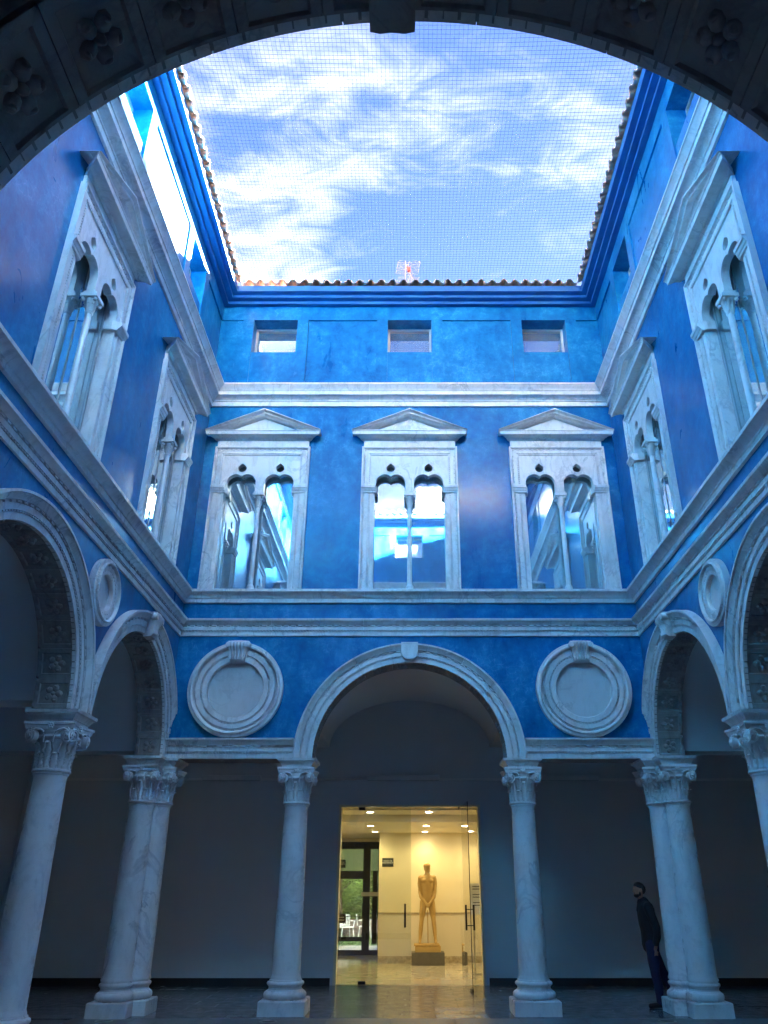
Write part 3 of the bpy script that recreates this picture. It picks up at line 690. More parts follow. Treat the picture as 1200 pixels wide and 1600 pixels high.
def one_column(root, dx=0, dy=0, rz=0, bs=1):
    M0 = T(dx, dy, 0) @ RZ(rz); MBs = M0 @ Matrix.Diagonal((bs, bs, 1, 1))
    put(CM['plinth'], 'plinth', root, MBs); put(CM['base'], 'base', root, MBs); put(CM['shaft'], 'shaft', root, M0)
    cp = put(CM['capital'], 'capital', root, M0)
    put(CM['abacus'], 'abacus', cp); put(CM['impost_block'], 'impost_block', cp)
    for s in range(4):
        q = RZ(s * PI / 2)
        put(CM['volute'], 'volute', cp, q @ T(.212, -.238, 3.452) @ RZ(.32))
        put(CM['volute_m'], 'volute', cp, q @ T(-.212, -.238, 3.452) @ RZ(-.32))
        put(CM['flower'], 'flower', cp, q @ T(0, -.268, 3.575))
    for k in range(8): put(CM['leaf1'], 'acanthus_leaf', cp, RZ(k * PI / 4 + PI / 8) @ T(0, 0, 3.072))
    for k in range(8): put(CM['leaf2'], 'acanthus_leaf', cp, RZ(k * PI / 4) @ T(0, 0, 3.072))
def column(loc, label, rz=0):
    c = empty('marble_column', loc); tag(c, label, 'column', 'marble columns round the courtyard'); one_column(c, rz=rz); return c
column((-1.95, YB + .2, 0), 'single pale marble column just left of the glass doorway')
column((1.95, YB + .2, 0), 'single pale marble column just right of the glass doorway', PI)
column((-XW - .2, YC + 2, 0), 'tall marble column at the left edge, carrying two left arches', PI / 2)
column((XW + .2, YC + 2, 0), 'marble column at the right edge of the view, mostly cut off', -PI / 2)
column((-XW - .2, YC - 2, 0), 'left arcade column nearest the viewer, beyond the left edge', 0)
column((XW + .2, YC - 2, 0), 'right arcade column nearest the viewer, beyond the right edge', 0)
column((-2.1, YN - .2, 0), 'column carrying the left foot of the dark near arch', 0)
column((2.1, YN - .2, 0), 'column carrying the right foot of the dark near arch', 0)
for sx, y0, sy, lab in ((-1, YB, 1, 'clustered marble corner pier at the far left, next to the left arches'), (1, YB, 1, 'clustered marble corner pier with the man half hidden behind it'),
                        (-1, YN, -1, 'clustered corner pier of the near left corner, beyond the view'), (1, YN, -1, 'clustered corner pier of the near right corner, beyond the view')):
    c = empty('corner_pier', (sx * (XW + .2), y0 + sy * .2, 0)); tag(c, lab, 'pier', 'clustered piers in the courtyard corners')
    one_column(c, sx * .03, -sy * .25, PI / 2 if sx > 0 else -PI / 2, .86); one_column(c, -sx * .17, sy * .04, 0, .855)
    MB().box(-.2, .2, -.2, .2, 0, 3.76).build('pier_core', 'marble_shaft', c, T(sx * .12, sy * .12, 0))

# ------------------------------------------------------------------ safety net over the courtyard
mb = MB(); zn = 14.33; st = .072
def wire(p, q, nseg, sag):
    pts = []
    for k in range(nseg + 1):
        t = k / nseg; x = p[0] + (q[0] - p[0]) * t; y_ = p[1] + (q[1] - p[1]) * t
        u = (x / 3.95) ** 2; v_ = ((y_ - YC) / 5.4) ** 2
        z = zn - .10 * (1 - min(1, u)) * (1 - min(1, v_)) + .012 * noise.noise((x * .7, y_ * .7, 0))
        pts.append((x + .02 * noise.noise((x * .5, y_ * .5, 3)), y_ + .02 * noise.noise((x * .5, y_ * .5, 7)), z))
    mb.tube(pts, .0023, 3, False)
x = -3.94
while x < 3.95: wire((x, YN + .38, 0), (x, YB - .38, 0), 18, 0); x += st
y = YN + .38
while y < YB - .38: wire((-3.94, y, 0), (3.94, y, 0), 14, 0); y += st
net = mb.build('bird_net', 'net_cord', smooth=False, weld=False); tag(net, 'fine square-mesh bird net stretched across the open top of the courtyard', 'net')

# ------------------------------------------------------------------ lobby behind the far arcade
LY = 23.25; LX0, LX1 = -2.6, 2.6; LZ = 3.16; LY2 = 26.0; LXC = -.84
lf = struct(MB().box(LX0, LX1, YF - .0, LY2 + .3, -.05, -.008).build('lobby_floor', 'dark_granite', smooth=False))
lt = MB().cbox(-.299, .299, -.299, .299, -.007, .004, .002).mesh('floor_tile', 'lobby_marble', smooth=False)
for i in range(-4, 5):
    for j in range(14):
        x, y = i * .6, YF + .3 + j * .6
        if y < LY2 + .1 and not (x > LXC + .3 and y > LY + .2): put(lt, 'floor_tile', lf, T(x, y, 0))
MB_ = MB().box(LXC, LX1 + .2, LY, LY2, 0, 4.2)
struct(MB_.build('lobby_wall_far', 'lobby_paint', smooth=False))
struct(MB().box(LX0 - .2, LX0, YF + .351, LY2 + .2, 0, 4.2).build('lobby_wall_left', 'lobby_paint', smooth=False))
struct(MB().box(LX1, LX1 + .2, YF + .351, LY - .001, 0, 4.2).build('lobby_wall_right', 'lobby_paint', smooth=False))
struct(MB().box(LX0 - .2, LX1 + .2, 19.5, LY2 + .2, LZ, 3.6).box(LX0 - .2, LX1 + .2, YF + .36, 19.499, LZ + .16, 3.6).build('lobby_ceiling', 'lobby_ceiling', smooth=False))

struct(MB().box(LX0 - .4, LX1 + .4, YF + .351, LY2 + .3, 4.2, 4.5).build('lobby_roof', 'cream_render', smooth=False))
# doorway lining
struct(MB().box(-doorx - .001, -doorx + .05, YF - .01, YF + .36, 0, doorz).box(doorx - .05, doorx + .001, YF - .01, YF + .36, 0, doorz).box(-doorx + .05, doorx - .05, YF - .01, YF + .36, doorz - .04, doorz + .001).build('doorway_lining', 'lobby_paint', smooth=False))
dd = struct(MB().box(LXC + .001, LX1, LY - .012, LY - .001, .16, 1.17).build('lobby_dado', 'dado_marble', smooth=False))
for k in range(4): MB().box(LXC + .003 + k * .86, LXC + .855 + k * .86, LY - .022, LY - .013, .162, 1.15).build('dado_panel', 'dado_marble', dd, smooth=False)
MB().box(LXC + .001, LX1, LY - .035, LY - .023, 1.15, 1.175).build('dado_rail', 'skirting_marble', dd, smooth=False)
MB().box(LXC + .001, LX1, LY - .03, LY - .013, .004, .16).build('skirting', 'skirting_marble', dd, smooth=False)
# downlights
def downlight(x, y, label, e=.80):
    d = empty('ceiling_downlight', (x, y, LZ + (.16 if y < 19.5 else 0))); tag(d, label, 'downlight', 'recessed lobby downlights')
    MB().lathe([(.085, -.002), (.115, -.002), (.12, -.012), (.085, -.014), (.08, -.006)], 20, cap=False).build('trim_ring', 'white_plastic', d)
    MB().lathe([(.001, -.009), (.084, -.009), (.084, -.006), (.001, -.006)], 20).build('lens', 'lamp_glow', d)
    l = bpy.data.lights.new('downlight_beam', 'SPOT'); lo = bpy.data.objects.new('downlight_beam', l); COL.objects.link(lo); lo.parent = d; lo.location = (0, 0, -.03)
    l.energy = e; l.color = (1, .78, .34); l.spot_size = R(150); l.spot_blend = .9; l.shadow_soft_size = .08
for (x, y, lab) in ((.44, 18.75, 'downlight right of centre, nearest the doorway'), (.41, 20.6, 'middle downlight of the row above the statue'), (.42, 22.75, 'farthest downlight, right above the statue head'),
                    (-.90, 18.75, 'downlight at the left, nearest the doorway'), (-.97, 20.6, 'middle downlight of the left lobby row'), (-.95, 22.75, 'farthest downlight of the left row, above the black door'), (1.66, 22.6, 'downlight near the lobby right wall, seen past the glass door')):
    downlight(x, y, lab)

# ---- glass doorway
g = empty('glass_doorway', (0, YF + .16, 0)); tag(g, 'frameless glass doorway with its right leaf standing open towards the courtyard', 'glass door')
MB().box(-doorx + .052, .03, -.006, .006, .012, doorz - .042).build('closed_leaf', 'clear_glass', g, smooth=False)
MB().box(1.12, doorx - .052, -.006, .006, .012, doorz - .042).build('side_pane', 'leaf_glass', g, smooth=False)
Ml = T(1.08, -.02, 0) @ RZ(math.atan2(-1.4, .10))
lf_ = MB().box(0, 1.40, -.006, .006, .012, doorz - .05).build('open_leaf', 'leaf_glass', g, Ml, smooth=False)
MB().box(1.396, 1.406, -.007, .007, .012, doorz - .05).build('edge_strip', 'black_metal', lf_, smooth=False)
MB().box(1.15, 1.41, -.014, .014, .004, .06).build('patch_fitting', 'black_metal', lf_, smooth=False); MB().box(.0, .16, -.014, .014, doorz - .09, doorz - .045).build('patch_fitting', 'black_metal', lf_, smooth=False)
hb = MB()
for sy in (-1, 1):
    hb.box(1.28, 1.315, sy * .075 - .017, sy * .075 + .017, 1.02, 1.46)
for z in (1.10, 1.38): hb.box(1.29, 1.305, -.075, .075, z - .008, z + .008)
hb.build('pull_handle', 'black_metal', lf_, smooth=False)
hb = MB().box(-.115, -.075, -.09, -.055, 1.02, 1.46).box(-.105, -.085, -.06, -.006, 1.08, 1.10).box(-.105, -.085, -.06, -.006, 1.38, 1.40)
hb.build('pull_handle', 'black_metal', g, smooth=False)
MB().box(-1.05, -.90, -.02, .02, .004, .06).build('patch_fitting', 'black_metal', g, smooth=False); MB().box(-1.12, -.98, -.02, .02, doorz - .10, doorz - .041).build('patch_fitting', 'black_metal', g, smooth=False)

# ---- black framed garden door at the end of the passage
gd = empty('garden_door', (0, LY2, 0)); tag(gd, 'black-framed glazed door leading to the garden, left inside the lobby', 'door')
fx = LXC - .05
MB().box(LX0, fx + .05, -.05, .05, 2.86, 3.06).box(LX0, fx + .05, -.05, .05, 0, .13).box(fx - .06, fx + .05, -.05, .05, .13, 2.86).box(-1.42, -1.20, -.06, .06, .13, 2.86).build('frame', 'black_metal', gd, smooth=False)
MB().box(LX0, -1.42, -.04, .04, 2.02, 2.24).box(LX0, -2.10, -.04, .04, .36, 2.02).box(-2.10, -1.42, -.04, .04, .36, .47).box(-1.12, -.98, -.04, .04, .3, 2.24).build('leaf_frame', 'black_metal', gd, smooth=False)
MB().box(LX0, fx, .0, .006, .13, 2.86).build('glass', 'clear_glass', gd, smooth=False)
MB().box(-1.46, -.95, -.085, -.062, 1.55, 1.66).build('notice_plate', 'white_plastic', gd, smooth=False)
MB().box(LX0, -1.43, .012, .03, 2.25, 2.85).box(-1.19, fx - .07, .012, .03, 2.25, 2.85).build('transom_panel', 'pale_panel', gd, smooth=False)
MB().box(-2.10, -1.42, .05, .075, 1.0, 1.02).build('push_bar', 'brown_metal', gd, smooth=False)
struct(MB().box(LX0, LXC, LY2 - .05, LY2 + .05, 3.06, LZ).build('door_header', 'lobby_paint', smooth=False))

# ---- text helper
def text_mesh(s, size, mat, parent, M_, ext=.001):
    cu = bpy.data.curves.new('lettering', 'FONT'); cu.body = s; cu.size = size; cu.extrude = ext; cu.align_x = 'CENTER'; cu.align_y = 'CENTER'; cu.space_line = .95; cu.offset = .0012
    o = bpy.data.objects.new('tmp', cu); COL.objects.link(o); me = bpy.data.meshes.new_from_object(o.evaluated_get(bpy.context.evaluated_depsgraph_get()))
    bpy.data.objects.remove(o); me.materials.clear(); me.materials.append(MATS[mat]); return put(me, 'lettering', parent, M_)
def exit_sign(x, y, z, label):
    s = MB().cbox(-.155, .155, -.11, .11, 0, .012, .004).build('exit_sign', 'sign_green', None, T(x, y, z) @ RX(PI / 2)); tag(s, label, 'sign', 'dark exit signs')
    text_mesh('SALIDA DE\nEMERGENCIA', .05, 'sign_ink', s, T(0, .012, .0135))
exit_sign(-.60, LY - .002, 2.40, 'dark emergency exit sign on the yellow wall right of the black door')
exit_sign(-2.12, LY2 - .12, 2.44, 'dark exit sign at the left, half cut off by the door jamb')
# notice on a thin pole
ns = empty('notice_stand', (-2.02, 25.1, 0)); tag(ns, 'small black notice on a thin pole in front of the garden door', 'notice stand')
MB().lathe([(.14, .005), (.14, .015), (.01, .02)], 20).build('foot', 'black_metal', ns); MB().tube([(0, 0, .01), (0, 0, .95)], .008).build('pole', 'black_metal', ns)
nb = MB().box(-.17, .17, -.012, 0, .86, 1.10).build('panel', 'black_metal', ns, smooth=False)
MB().box(-.12, .12, -.015, -.012, 1.0, 1.02).box(-.13, .13, -.015, -.012, .93, .95).build('print', 'sign_ink', nb, smooth=False)
# floor sign with three paper notices
fs = empty('sign_stand', (1.62, 20.2, 0)); tag(fs, 'tall metal sign stand with a white printed sheet behind the right pane', 'sign stand')
MB().tube([(-.13, 0, .02), (-.13, 0, 1.3)], .014, 8).build('upright', 'steel', fs); MB().tube([(.13, 0, .02), (.13, 0, 1.3)], .014, 8).build('upright', 'steel', fs)
MB().cbox(-.17, .17, -.14, .14, .0, .025, .004).build('foot_plate', 'steel', fs, smooth=False); MB().box(-.13, .13, -.008, .008, .42, .435).build('cross_bar', 'steel', fs, smooth=False)
pn = MB().box(-.19, .15, -.02, -.012, 1.20, 1.86).build('sheet', 'paper', fs, smooth=False)
pb = MB()
for z in (1.80, 1.745, 1.63, 1.575, 1.46, 1.405): pb.box(-.14, .10, -.022, -.02, z - .016, z + .002)
pb.build('print', 'print_ink', pn, smooth=False)
po = MB().box(0, .012, -.16, .16, 1.75, 2.25).build('wall_poster', 'orange_poster', None, T(2.586, 22.7, 0), smooth=False); tag(po, 'orange poster on the lobby wall at the right', 'poster')

# ------------------------------------------------------------------ figures
_b = bmesh.new(); bmesh.ops.create_icosphere(_b, subdivisions=2, radius=1); _b.verts.index_update(); ICO = ([v.co.copy() for v in _b.verts], [tuple(v.index for v in f.verts) for f in _b.faces]); _b.free()
def skin_mesh(nodes, edges, root, extra=None, voxel=.011, mat='statue_stone', name='body', smooth_it=3):
    vs, fs = [], []
    def ball(c, M3):
        b0 = len(vs)
        for v in ICO[0]:
            q = M3 @ v; vs.append((c[0] + q.x, c[1] + q.y, c[2] + q.z))
        for f in ICO[1]: fs.append((f[0] + b0, f[1] + b0, f[2] + b0))
    def rr(k): q = nodes[k][3]; return Vector(q) if isinstance(q, tuple) else Vector((q, q))
    for a, b_ in edges:
        pa, pb = Vector(nodes[a][:3]), Vector(nodes[b_][:3]); ra, rb = rr(a), rr(b_)
        n_ = max(3, int((pb - pa).length / (min(*ra, *rb) * .28)) + 1)
        for i in range(n_ + 1):
            t = i / n_; t2 = t * t * (3 - 2 * t); p = pa.lerp(pb, t); q = ra.lerp(rb, t2); ball(p, Matrix.Diagonal((q.x, q.y, (q.x + q.y) / 2)))
    for (c, rad, rot) in (extra or []): ball(c, rot.to_3x3() @ Matrix.Diagonal(rad))
    bm = bmesh.new(); mt = bpy.data.meshes.new('tmp'); mt.from_pydata(vs, [], fs); bm.from_mesh(mt)
    m2 = bpy.data.meshes.new(name); bm.to_mesh(m2); bm.free()
    o = bpy.data.objects.new('tmp', m2); COL.objects.link(o)
    rm = o.modifiers.new('r', 'REMESH'); rm.mode = 'VOXEL'; rm.voxel_size = voxel; rm.use_smooth_shade = True
    sm = o.modifiers.new('sm', 'SMOOTH'); sm.iterations = smooth_it; sm.factor = .5
    dg = bpy.context.evaluated_depsgraph_get(); m3 = bpy.data.meshes.new_from_object(o.evaluated_get(dg)); bpy.data.objects.remove(o)
    m3.name = name; m3.materials.clear(); m3.materials.append(MATS[mat])
    m3.polygons.foreach_set('use_smooth', [True] * len(m3.polygons)); return m3
I4 = Matrix.Identity(4)
def chain(*k): return [(k[i], k[i + 1]) for i in range(len(k) - 1)]
# statue: standing nude figure, hands crossed in front, head turned to its left, cap
ST = .205
N_ = {'pel': (0, 0, .98, (.165, .11)), 'bel': (0, -.005, 1.10, (.145, .10)), 'wst': (0, 0, 1.2, (.145, .10)), 'rib': (0, .0, 1.33, (.17, .115)), 'chs': (0, -.005, 1.43, (.165, .105)), 'nkb': (0, .01, 1.56, .075), 'nk': (0, .0, 1.62, .058), 'hd': (.0, -.01, 1.70, .065)}
E_ = chain('pel', 'bel', 'wst', 'rib', 'chs', 'nkb', 'nk', 'hd')
for s, q in ((-1, 'l'), (1, 'r')):
    N_.update({'sh' + q: (s * .168, .005, 1.49, .072), 'ua' + q: (s * .20, .0, 1.37, .056), 'el' + q: (s * .195, -.02, 1.18, .046), 'fa' + q: (s * .17, -.10, 1.05, .042), 'wr' + q: (s * .075, -.155, .93, .032), 'hn' + q: (s * .01, -.165, .875, (.036, .03)),
               'hp' + q: (s * .095, 0, .93, .10), 'th' + q: (s * .125, -.01, .74, .085), 'kn' + q: (s * .155, -.01, .50, .058), 'cf' + q: (s * .172, .015, .34, .056), 'an' + q: (s * .195, .01, .08, .038), 'ft' + q: (s * .20, -.045, .035, .036), 'to' + q: (s * .21, -.14, .022, .028)})
    E_ += chain('chs', 'sh' + q, 'ua' + q, 'el' + q, 'fa' + q, 'wr' + q, 'hn' + q) + chain('pel', 'hp' + q, 'th' + q, 'kn' + q, 'cf' + q, 'an' + q, 'ft' + q, 'to' + q)
ex = [((0, 0, 1.725), (.076, .094, .112), RZ(.9)), ((.062, -.062, 1.715), (.016, .024, .026), RZ(.9)), ((.05, -.05, 1.665), (.035, .03, .028), RZ(.9)), ((-.004, .004, 1.775), (.085, .100, .086), RZ(.9)),
      ((-.08, -.085, 1.43), (.075, .04, .055), I4), ((.08, -.085, 1.43), (.075, .04, .055), I4), ((.03, -.03, 1.66), (.05, .05, .05), RZ(.9))]
for s in (-1, 1):
    for k in range(4): ex.append(((s * .012 + (k - 1.5) * .017, -.19, .85 - .012 * (k % 2)), (.009, .014, .042), RY(s * .35)))
    ex.append(((s * .045, -.185, .90), (.012, .016, .034), RY(s * .8)))
stt = empty('stone_statue', (.47, 22.72, .29)); tag(stt, 'ochre stone statue of a standing nude man with hands crossed in front', 'statue')
put(skin_mesh(N_, E_, 'pel', ex, .012, name='figure'), 'figure', stt, T(0, 0, .18) @ Matrix.Scale(1.03, 4))
b = MB().cbox(-.33, .33, -.22, .2, .0, .15, .02).cbox(-.36, .30, -.24, .21, .145, .19, .015); b.build('stone_base', 'statue_stone', stt, smooth=False)
MB().tube([(.01, .05, .18), (.0, .04, .95)], .012, 6).build('support_rod', 'statue_stone', stt)
pd = MB().cbox(-.42, .42, -.30, .30, 0, .285, .006).box(-.40, .40, -.28, .28, .285, .29).build('statue_pedestal', 'dark_granite', None, T(.47, 22.75, .004), smooth=False); tag(pd, 'low dark granite block under the ochre statue', 'pedestal')

# man peeking from behind the right corner pier; faces -x (left), leaning
MP = empty('person', (3.98, 14.78, 0.0)); tag(MP, 'man in black jacket and dark jeans leaning out from behind the right corner pier', 'person', None)
# local x: his forward is -x ; y: his right/left
def man_nodes(grow):
    g_ = grow
    n = {'pel': (.065, 0, .96, (.105 + g_, .15 + g_)), 'bel': (.065, 0, 1.09, (.105 + g_, .145 + g_)), 'rib': (.06, 0, 1.25, (.12 + g_, .16 + g_)), 'chs': (.05, 0, 1.40, (.115 + g_, .165 + g_)), 'nkb': (.025, 0, 1.52, .075 + g_)}
    e = chain('pel', 'bel', 'rib', 'chs', 'nkb')
    return n, e
n, e = man_nodes(0)
n.update({'nk': (-.01, 0, 1.585, .052), 'hd': (-.03, -.005, 1.66, .06)}); e += chain('nkb', 'nk', 'hd')
arms = {}
for s, q in ((-1, 'a'), (1, 'b')):
    arms.update({'sh' + q: (.05, s * .19, 1.455, .062), 'ua' + q: (.08, s * .235, 1.32, .05), 'el' + q: (.13, s * .25, 1.16, .042), 'fa' + q: (.13, s * .235, 1.03, .038), 'wr' + q: (.10, s * .215, .93, .028)})
hands = {}
for s, q in ((-1, 'a'), (1, 'b')): hands.update({'ha' + q: (.09, s * .21, .86, (.026, .036))})
n.update(arms); n.update(hands)
for q in 'ab': e += chain('chs', 'sh' + q, 'ua' + q, 'el' + q, 'fa' + q, 'wr' + q, 'ha' + q)
legs = {'hpa': (.065, -.09, .90, .095), 'tha': (.06, -.095, .70, .078), 'kna': (.06, -.10, .48, .056), 'cfa': (.09, -.10, .33, .054), 'ana': (.085, -.10, .09, .038),
        'hpb': (.085, .09, .90, .095), 'thb': (.15, .10, .70, .078), 'knb': (.25, .10, .48, .056), 'cfb': (.33, .10, .33, .052), 'anb': (.42, .10, .10, .038)}
n.update(legs)
for q in 'ab': e += chain('pel', 'hp' + q, 'th' + q, 'kn' + q, 'cf' + q, 'an' + q)
Q = RZ(.35)
ex = [((-.035, -.005, 1.715), (.098, .076, .118), Q @ RY(-.1)), ((-.075, -.025, 1.655), (.05, .05, .05), Q), ((-.132, -.045, 1.70), (.022, .014, .022), Q), ((-.118, -.04, 1.725), (.014, .012, .028), Q), ((.0, -.085, 1.705), (.018, .01, .03), Q), ((-.02, .075, 1.705), (.018, .01, .03), Q), ((-.112, -.036, 1.66), (.018, .026, .010), Q), ((-.10, -.034, 1.63), (.024, .03, .02), Q), ((-.108, -.038, 1.752), (.02, .05, .012), Q)]
for s in (-1, 1):
    for k in range(4): ex.append(((.065 + .017 * k, s * .205, .79 - .008 * abs(k - 1.5)), (.0095, .011, .046), RY(.15)))
    ex.append(((.052, s * .19, .84), (.011, .012, .036), RY(-.5)))
put(skin_mesh(n, e, 'pel', ex, .0115, 'skin_tone', 'body', 2), 'body', MP)
n, e = man_nodes(.03); n['pel'] = (.065, 0, .90, (.14, .185)); 
n.update({k: (*v[:3], v[3] + .026) for k, v in arms.items()})
for q in 'ab': e += chain('chs', 'sh' + q, 'ua' + q, 'el' + q, 'fa' + q, 'wr' + q)
put(skin_mesh(n, e, 'pel', [((.01, 0, 1.535), (.085, .09, .035), RY(.4))], .012, 'black_cloth', 'jacket', 2), 'jacket', MP)
n = {'pel': (.065, 0, .955, (.125, .165))}; n.update({k: (*v[:3], v[3] + .022) for k, v in legs.items()}); e = []
for q in 'ab': e += chain('pel', 'hp' + q, 'th' + q, 'kn' + q, 'cf' + q, 'an' + q)
put(skin_mesh(n, e, 'pel', None, .012, 'navy_denim', 'trousers', 2), 'trousers', MP)
for (x, y, a, z) in ((.085, -.10, 0, 0), (.42, .10, 0, .0)):
    n = {'h': (x + .04, y, .05, .045), 'm': (x - .06, y, .045, (.04, .045)), 't': (x - .17, y - .01, .035, (.032, .045)), 'a': (x + .005, y, .11, .05)}
    put(skin_mesh(n, chain('a', 'h', 'm', 't'), 'h', None, .01, 'shoe_leather', 'shoe', 1), 'shoe', MP)
put(skin_mesh({'a': (.0, 0, 1.74, .05), 'b': (.03, 0, 1.72, .05)}, [('a', 'b')], 'a', [((-.02, 0, 1.775), (.10, .082, .072), Q), ((.03, 0.005, 1.73), (.062, .083, .085), Q)], .010, 'hair_dark', 'hair', 2), 'hair', MP)
put(skin_mesh({'a': (-.085, -.03, 1.625, .03), 'b': (-.06, -.02, 1.64, .03)}, [('a', 'b')], 'a', [((-.078, -.026, 1.637), (.052, .055, .038), Q), ((-.03, -.075, 1.66), (.02, .012, .04), Q), ((-.122, -.041, 1.676), (.012, .026, .008), Q)], .009, 'hair_dark', 'beard', 2), 'beard', MP)

# ------------------------------------------------------------------ small fittings in the arcade
tk = MB().box(-8.3, -.95, YF - .045, YF - .003, 3.90, 3.95).box(.66, 8.3, YF - .045, YF - .003, 3.90, 3.95).build('cable_trunking', 'vault_plaster', None, smooth=False); tag(tk, 'thin grey cable trunking along the far arcade wall', 'trunking')
for (a, b_, lab) in ((-.95, .66, 'long grey lamp housing above the glass doorway'), (-4.6, -3.3, 'grey lamp housing on the wall behind the left lintel'), (2.9, 4.2, 'grey lamp housing on the wall behind the right lintel')):
    h_ = empty('lamp_housing', ((a + b_) / 2, YF, 3.93)); w_ = (b_ - a) / 2; tag(h_, lab, 'lamp housing', 'grey lamp housings')
    MB().cbox(-w_, w_, -.15, -.046 if a > -.9 or a < -1 else -.003, -.03, .07, .01).build('casing', 'grey_paint', h_, smooth=False); MB().box(-w_ + .02, w_ - .02, -.13, -.06, -.045, -.03).build('diffuser', 'grey_frame', h_, smooth=False)
for (x, y, lab) in ((-4.45, 13.3, 'round floor light by the left corner pier'), (-2.05, 13.25, 'round floor light in front of the left single column'), (3.75, 13.3, 'round floor light by the right corner pier')):
    u = empty('floor_light', (x, y, .0)); tag(u, lab, 'floor light', 'round floor lights')
    MB().lathe([(.10, .0), (.13, .0), (.13, .008), (.105, .012), (.10, .006)], 24, cap=False).build('ring', 'steel', u); MB().lathe([(.001, .004), (.10, .004), (.1, .001), (.001, .001)], 24).build('lens', 'black_metal', u)

# ------------------------------------------------------------------ roof antenna
an = empty('tv_antenna', (-.12, 16.3, 15.62)); an.scale = (.62, .62, .72); an.location.z = 16.05; tag(an, 'television antenna standing on the far roof against the sky', 'antenna')
MB().tube([(0, 0, -1.2), (0, 0, 2.15)], .024, 8).build('mast', 'antenna_metal', an)
bm_ = MB().tube([(-.02, -.02, 2.02), (.62, .35, .95)], .03, 6).tube([(.05, .05, 2.02), (.69, .42, .95)], .014, 6); bm_.build('boom', 'antenna_metal', an)
el = MB()
for k in range(11):
    t = .1 + k * .085; c = Vector((-.02, -.02, 2.02)).lerp(Vector((.62, .35, .95)), t)
    el.tube([c + Vector((-.10, .16, 0)), c + Vector((.10, -.16, .0))], .013, 4); el.tube([c + Vector((-.07, -.1, -.06)), c + Vector((.07, .1, .06))], .011, 4)
el.build('director_elements', 'antenna_metal', an)
for sg, p0, p1 in ((1, (-.42, -.1, 1.45), (.58, .3, 1.75)), (-1, (-.40, -.05, .75), (.52, .3, 1.0))):
    rf = MB(); a0, a1 = Vector(p0), Vector(p1); off = Vector((.10, -.05, .62 if sg > 0 else .55))
    for k in range(9):
        t = k / 8; rf.tube([a0 + off * t, a1 + off * t], .011, 4)
    for t in (0, .5, 1): rf.tube([a0.lerp(a1, t), a0.lerp(a1, t) + off], .010, 4)
    rf.build('reflector', 'antenna_metal', an)
MB().box(-.07, .07, -.07, .07, -.1, .1).build('dipole_box', 'antenna_red', an, T(.16, .05, 1.78)); MB().box(-.07, .07, -.06, .06, -.07, .07).build('amplifier', 'antenna_red', an, T(-.36, 0, .72))

# ------------------------------------------------------------------ rooftop room behind the near wing (seen mirrored in the far windows)
rh = empty('rooftop_room', (2.6, -7.5, 14.2)); tag(rh, 'cream rooftop room mirrored in the central window', 'rooftop room')
MB().box(-2.1, 2.1, -1.5, 1.5, 0, 5.4).build('wall', 'cream_render', rh, smooth=False); MB().box(-2.2, 2.2, -1.65, 1.65, 5.4, 5.55).build('coping', 'cream_render', rh, smooth=False)

nh = empty('shading_hall', (15, 42, 0)); tag(nh, 'tall unseen hall added beyond the far right corner to shade the courtyard', 'building')  # unseen hall, added to cast the shadow edge on the left facade
MB().box(-6, 8, -14, 5, 0, 28.6).build('wall', 'cream_render', nh, smooth=False); MB().box(-6, 8, 10.5, 34, 0, 21).build('garden_shade_block', 'cream_render', nh, smooth=False); MB().add([(-6, -14, 28.6), (-6, 5, 28.6), (8, 5, 28.6), (8, -14, 28.6), (1, -14, 31), (1, 5, 31)], [(0, 1, 5, 4), (3, 4, 5, 2), (0, 4, 3), (1, 2, 5), (0, 3, 2, 1)]).build('roof', 'terracotta', nh, smooth=False)  # second block behind the hall is added to shade the garden trees

# ------------------------------------------------------------------ garden beyond the black door
struct(MB().box(-14, 8, LY2 + .4, LY2 + 4.6, -.055, -.01).build('garden_path', 'path_stone', smooth=False))
lw = struct(MB().box(-16, 8, LY2 + 4.6, LY2 + 22, -.055, .0).build('lawn', 'grass', smooth=False))
gm = MB()
for i in range(9000):
    x, y = random.uniform(-7, 0), random.uniform(LY2 + 4.6, LY2 + 10); h = random.uniform(.04, .11); a = random.uniform(0, PI); w = .006
    gm.add([(x - w * math.cos(a), y - w * math.sin(a), 0), (x + w * math.cos(a), y + w * math.sin(a), 0), (x + random.uniform(-.03, .03), y + random.uniform(-.03, .03), h)], [(0, 1, 2)])
go = gm.build('grass', 'grass', smooth=False, weld=False); go['kind'] = 'stuff'; go['label'] = 'short green lawn grass beyond the garden door'
gw = MB().box(-9, 3, LY2 + 10.2, LY2 + 10.5, 0, .55).box(-9, 3, LY2 + 10.15, LY2 + 10.55, .55, .62).build('garden_wall', 'brick_low_wall', None, smooth=False); tag(gw, 'low brown garden wall behind the lawn, seen through the black door', 'wall')
hd = MB()
for i in range(11000):
    p = Vector((random.uniform(-8, 0), LY2 + 14 + random.uniform(-.5, .7), random.uniform(.0, 6.5))); q = RZ(random.uniform(0, 6.3)) @ RX(random.uniform(-1, 1)); s = random.uniform(.08, .16)
    hd.add([p + q @ Vector(v) for v in ((-s, 0, 0), (0, -s * .5, .02), (s, 0, 0), (0, s * .5, .02))], [(0, 1, 2, 3)])
hd.box(-9, 1, LY2 + 14.3, LY2 + 15.2, 0, 6.4)
ho = hd.build('hedge', 'leaf', smooth=False, weld=False); tag(ho, 'dark green hedge closing the garden behind the chairs', 'hedge')
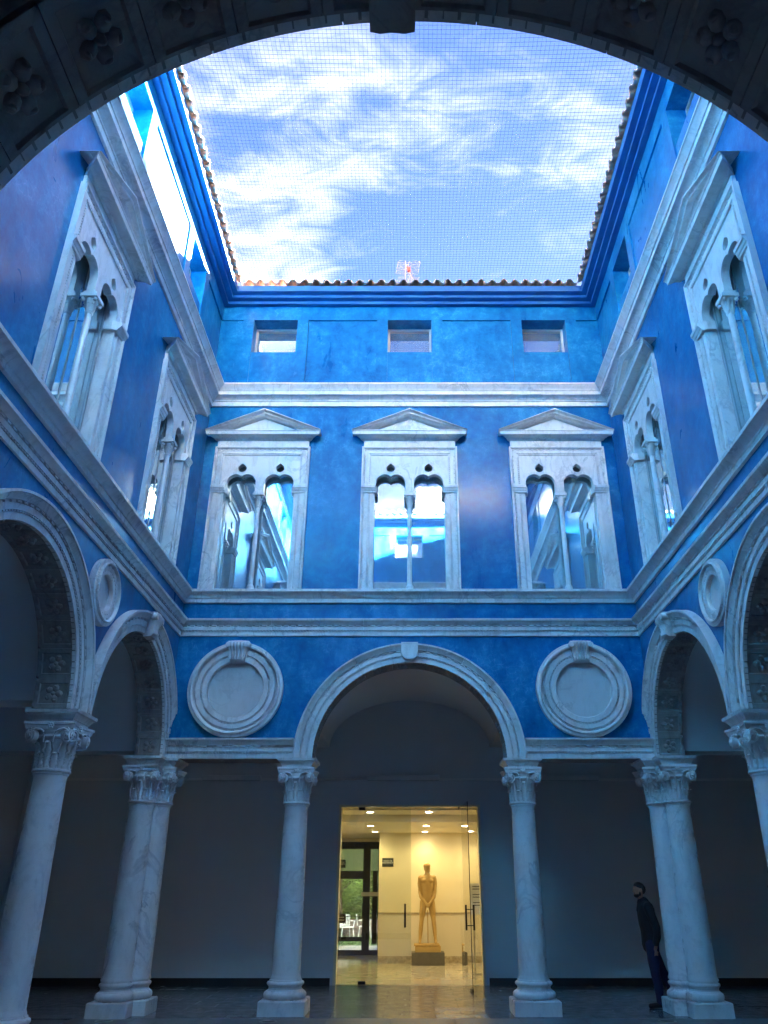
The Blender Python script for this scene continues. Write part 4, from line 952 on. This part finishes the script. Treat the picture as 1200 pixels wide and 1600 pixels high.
def chair(x, y, rz, label):
    c = empty('garden_chair', (x, y, .0), rz); tag(c, label, 'chair', 'white garden chairs')
    MB().cbox(-.24, .24, -.24, .24, .42, .455, .02).build('seat', 'white_plastic', c)
    bk = MB().box(-.25, .25, .22, .25, .82, .90).box(-.25, .25, .22, .25, .50, .54)
    for k in range(6): bk.box(-.245 + k * .09, -.205 + k * .09, .225, .245, .54, .82)
    bk.build('backrest', 'white_plastic', c, RX(-.12))
    for sx in (-1, 1):
        for sy in (-1, 1): MB().tube([(sx * .21, sy * .2, .43), (sx * .26, sy * .26, 0)], .02, 6).build('leg', 'white_plastic', c)
        MB().cbox(sx * .27 - .025, sx * .27 + .025, -.24, .26, .63, .66, .006).tube([(sx * .27, -.2, .64), (sx * .23, -.2, .44)], .018, 6).build('armrest', 'white_plastic', c)
chair(-2.45, LY2 + 7.6, .4, 'white plastic garden chair nearest the door, in the middle of the pane'); chair(-3.2, LY2 + 7.9, -1.2, 'white plastic garden chair at the left edge of the pane'); chair(-1.75, LY2 + 8.2, 1.6, 'white plastic garden chair half hidden by the black door post')
# tree
tr = empty('garden_tree', (-2.9, LY2 + 9.3, 0)); tag(tr, 'leafy green tree in the garden beyond the black door', 'tree')
tb = MB().tube([(0, 0, 0), (.05, 0, .8), (-.02, .05, 1.7), (.08, .0, 2.6), (.1, 0, 3.6)], [.16, .13, .11, .08, .04], 8)
for k in range(7):
    a = k * 2.4; z = 1.6 + k * .25; tb.tube([(.02, 0, z), (.5 * math.cos(a), .5 * math.sin(a), z + .45), (1.1 * math.cos(a), 1.1 * math.sin(a), z + .7)], [.06, .035, .012], 6)
tb.build('trunk', 'bark', tr)
lv = MB(); cl = [(Vector((random.gauss(0, .9), random.gauss(0, .8), random.uniform(1.5, 4.4))), random.uniform(.3, .6)) for _ in range(46)]
for c_, r_ in cl:
    for _ in range(95):
        p = c_ + Vector((random.gauss(0, 1), random.gauss(0, 1), random.gauss(0, .8))) * r_ * .55
        q = RZ(random.uniform(0, 6.3)) @ RX(random.uniform(-1.2, 1.2)); s = random.uniform(.05, .09)
        lv.add([p + q @ Vector(v) for v in ((-s, 0, 0), (0, -s * .45, .01), (s, 0, -.02), (0, s * .45, .01))], [(0, 1, 2, 3)])
lv.build('crown', 'leaf', tr, smooth=False, weld=False)
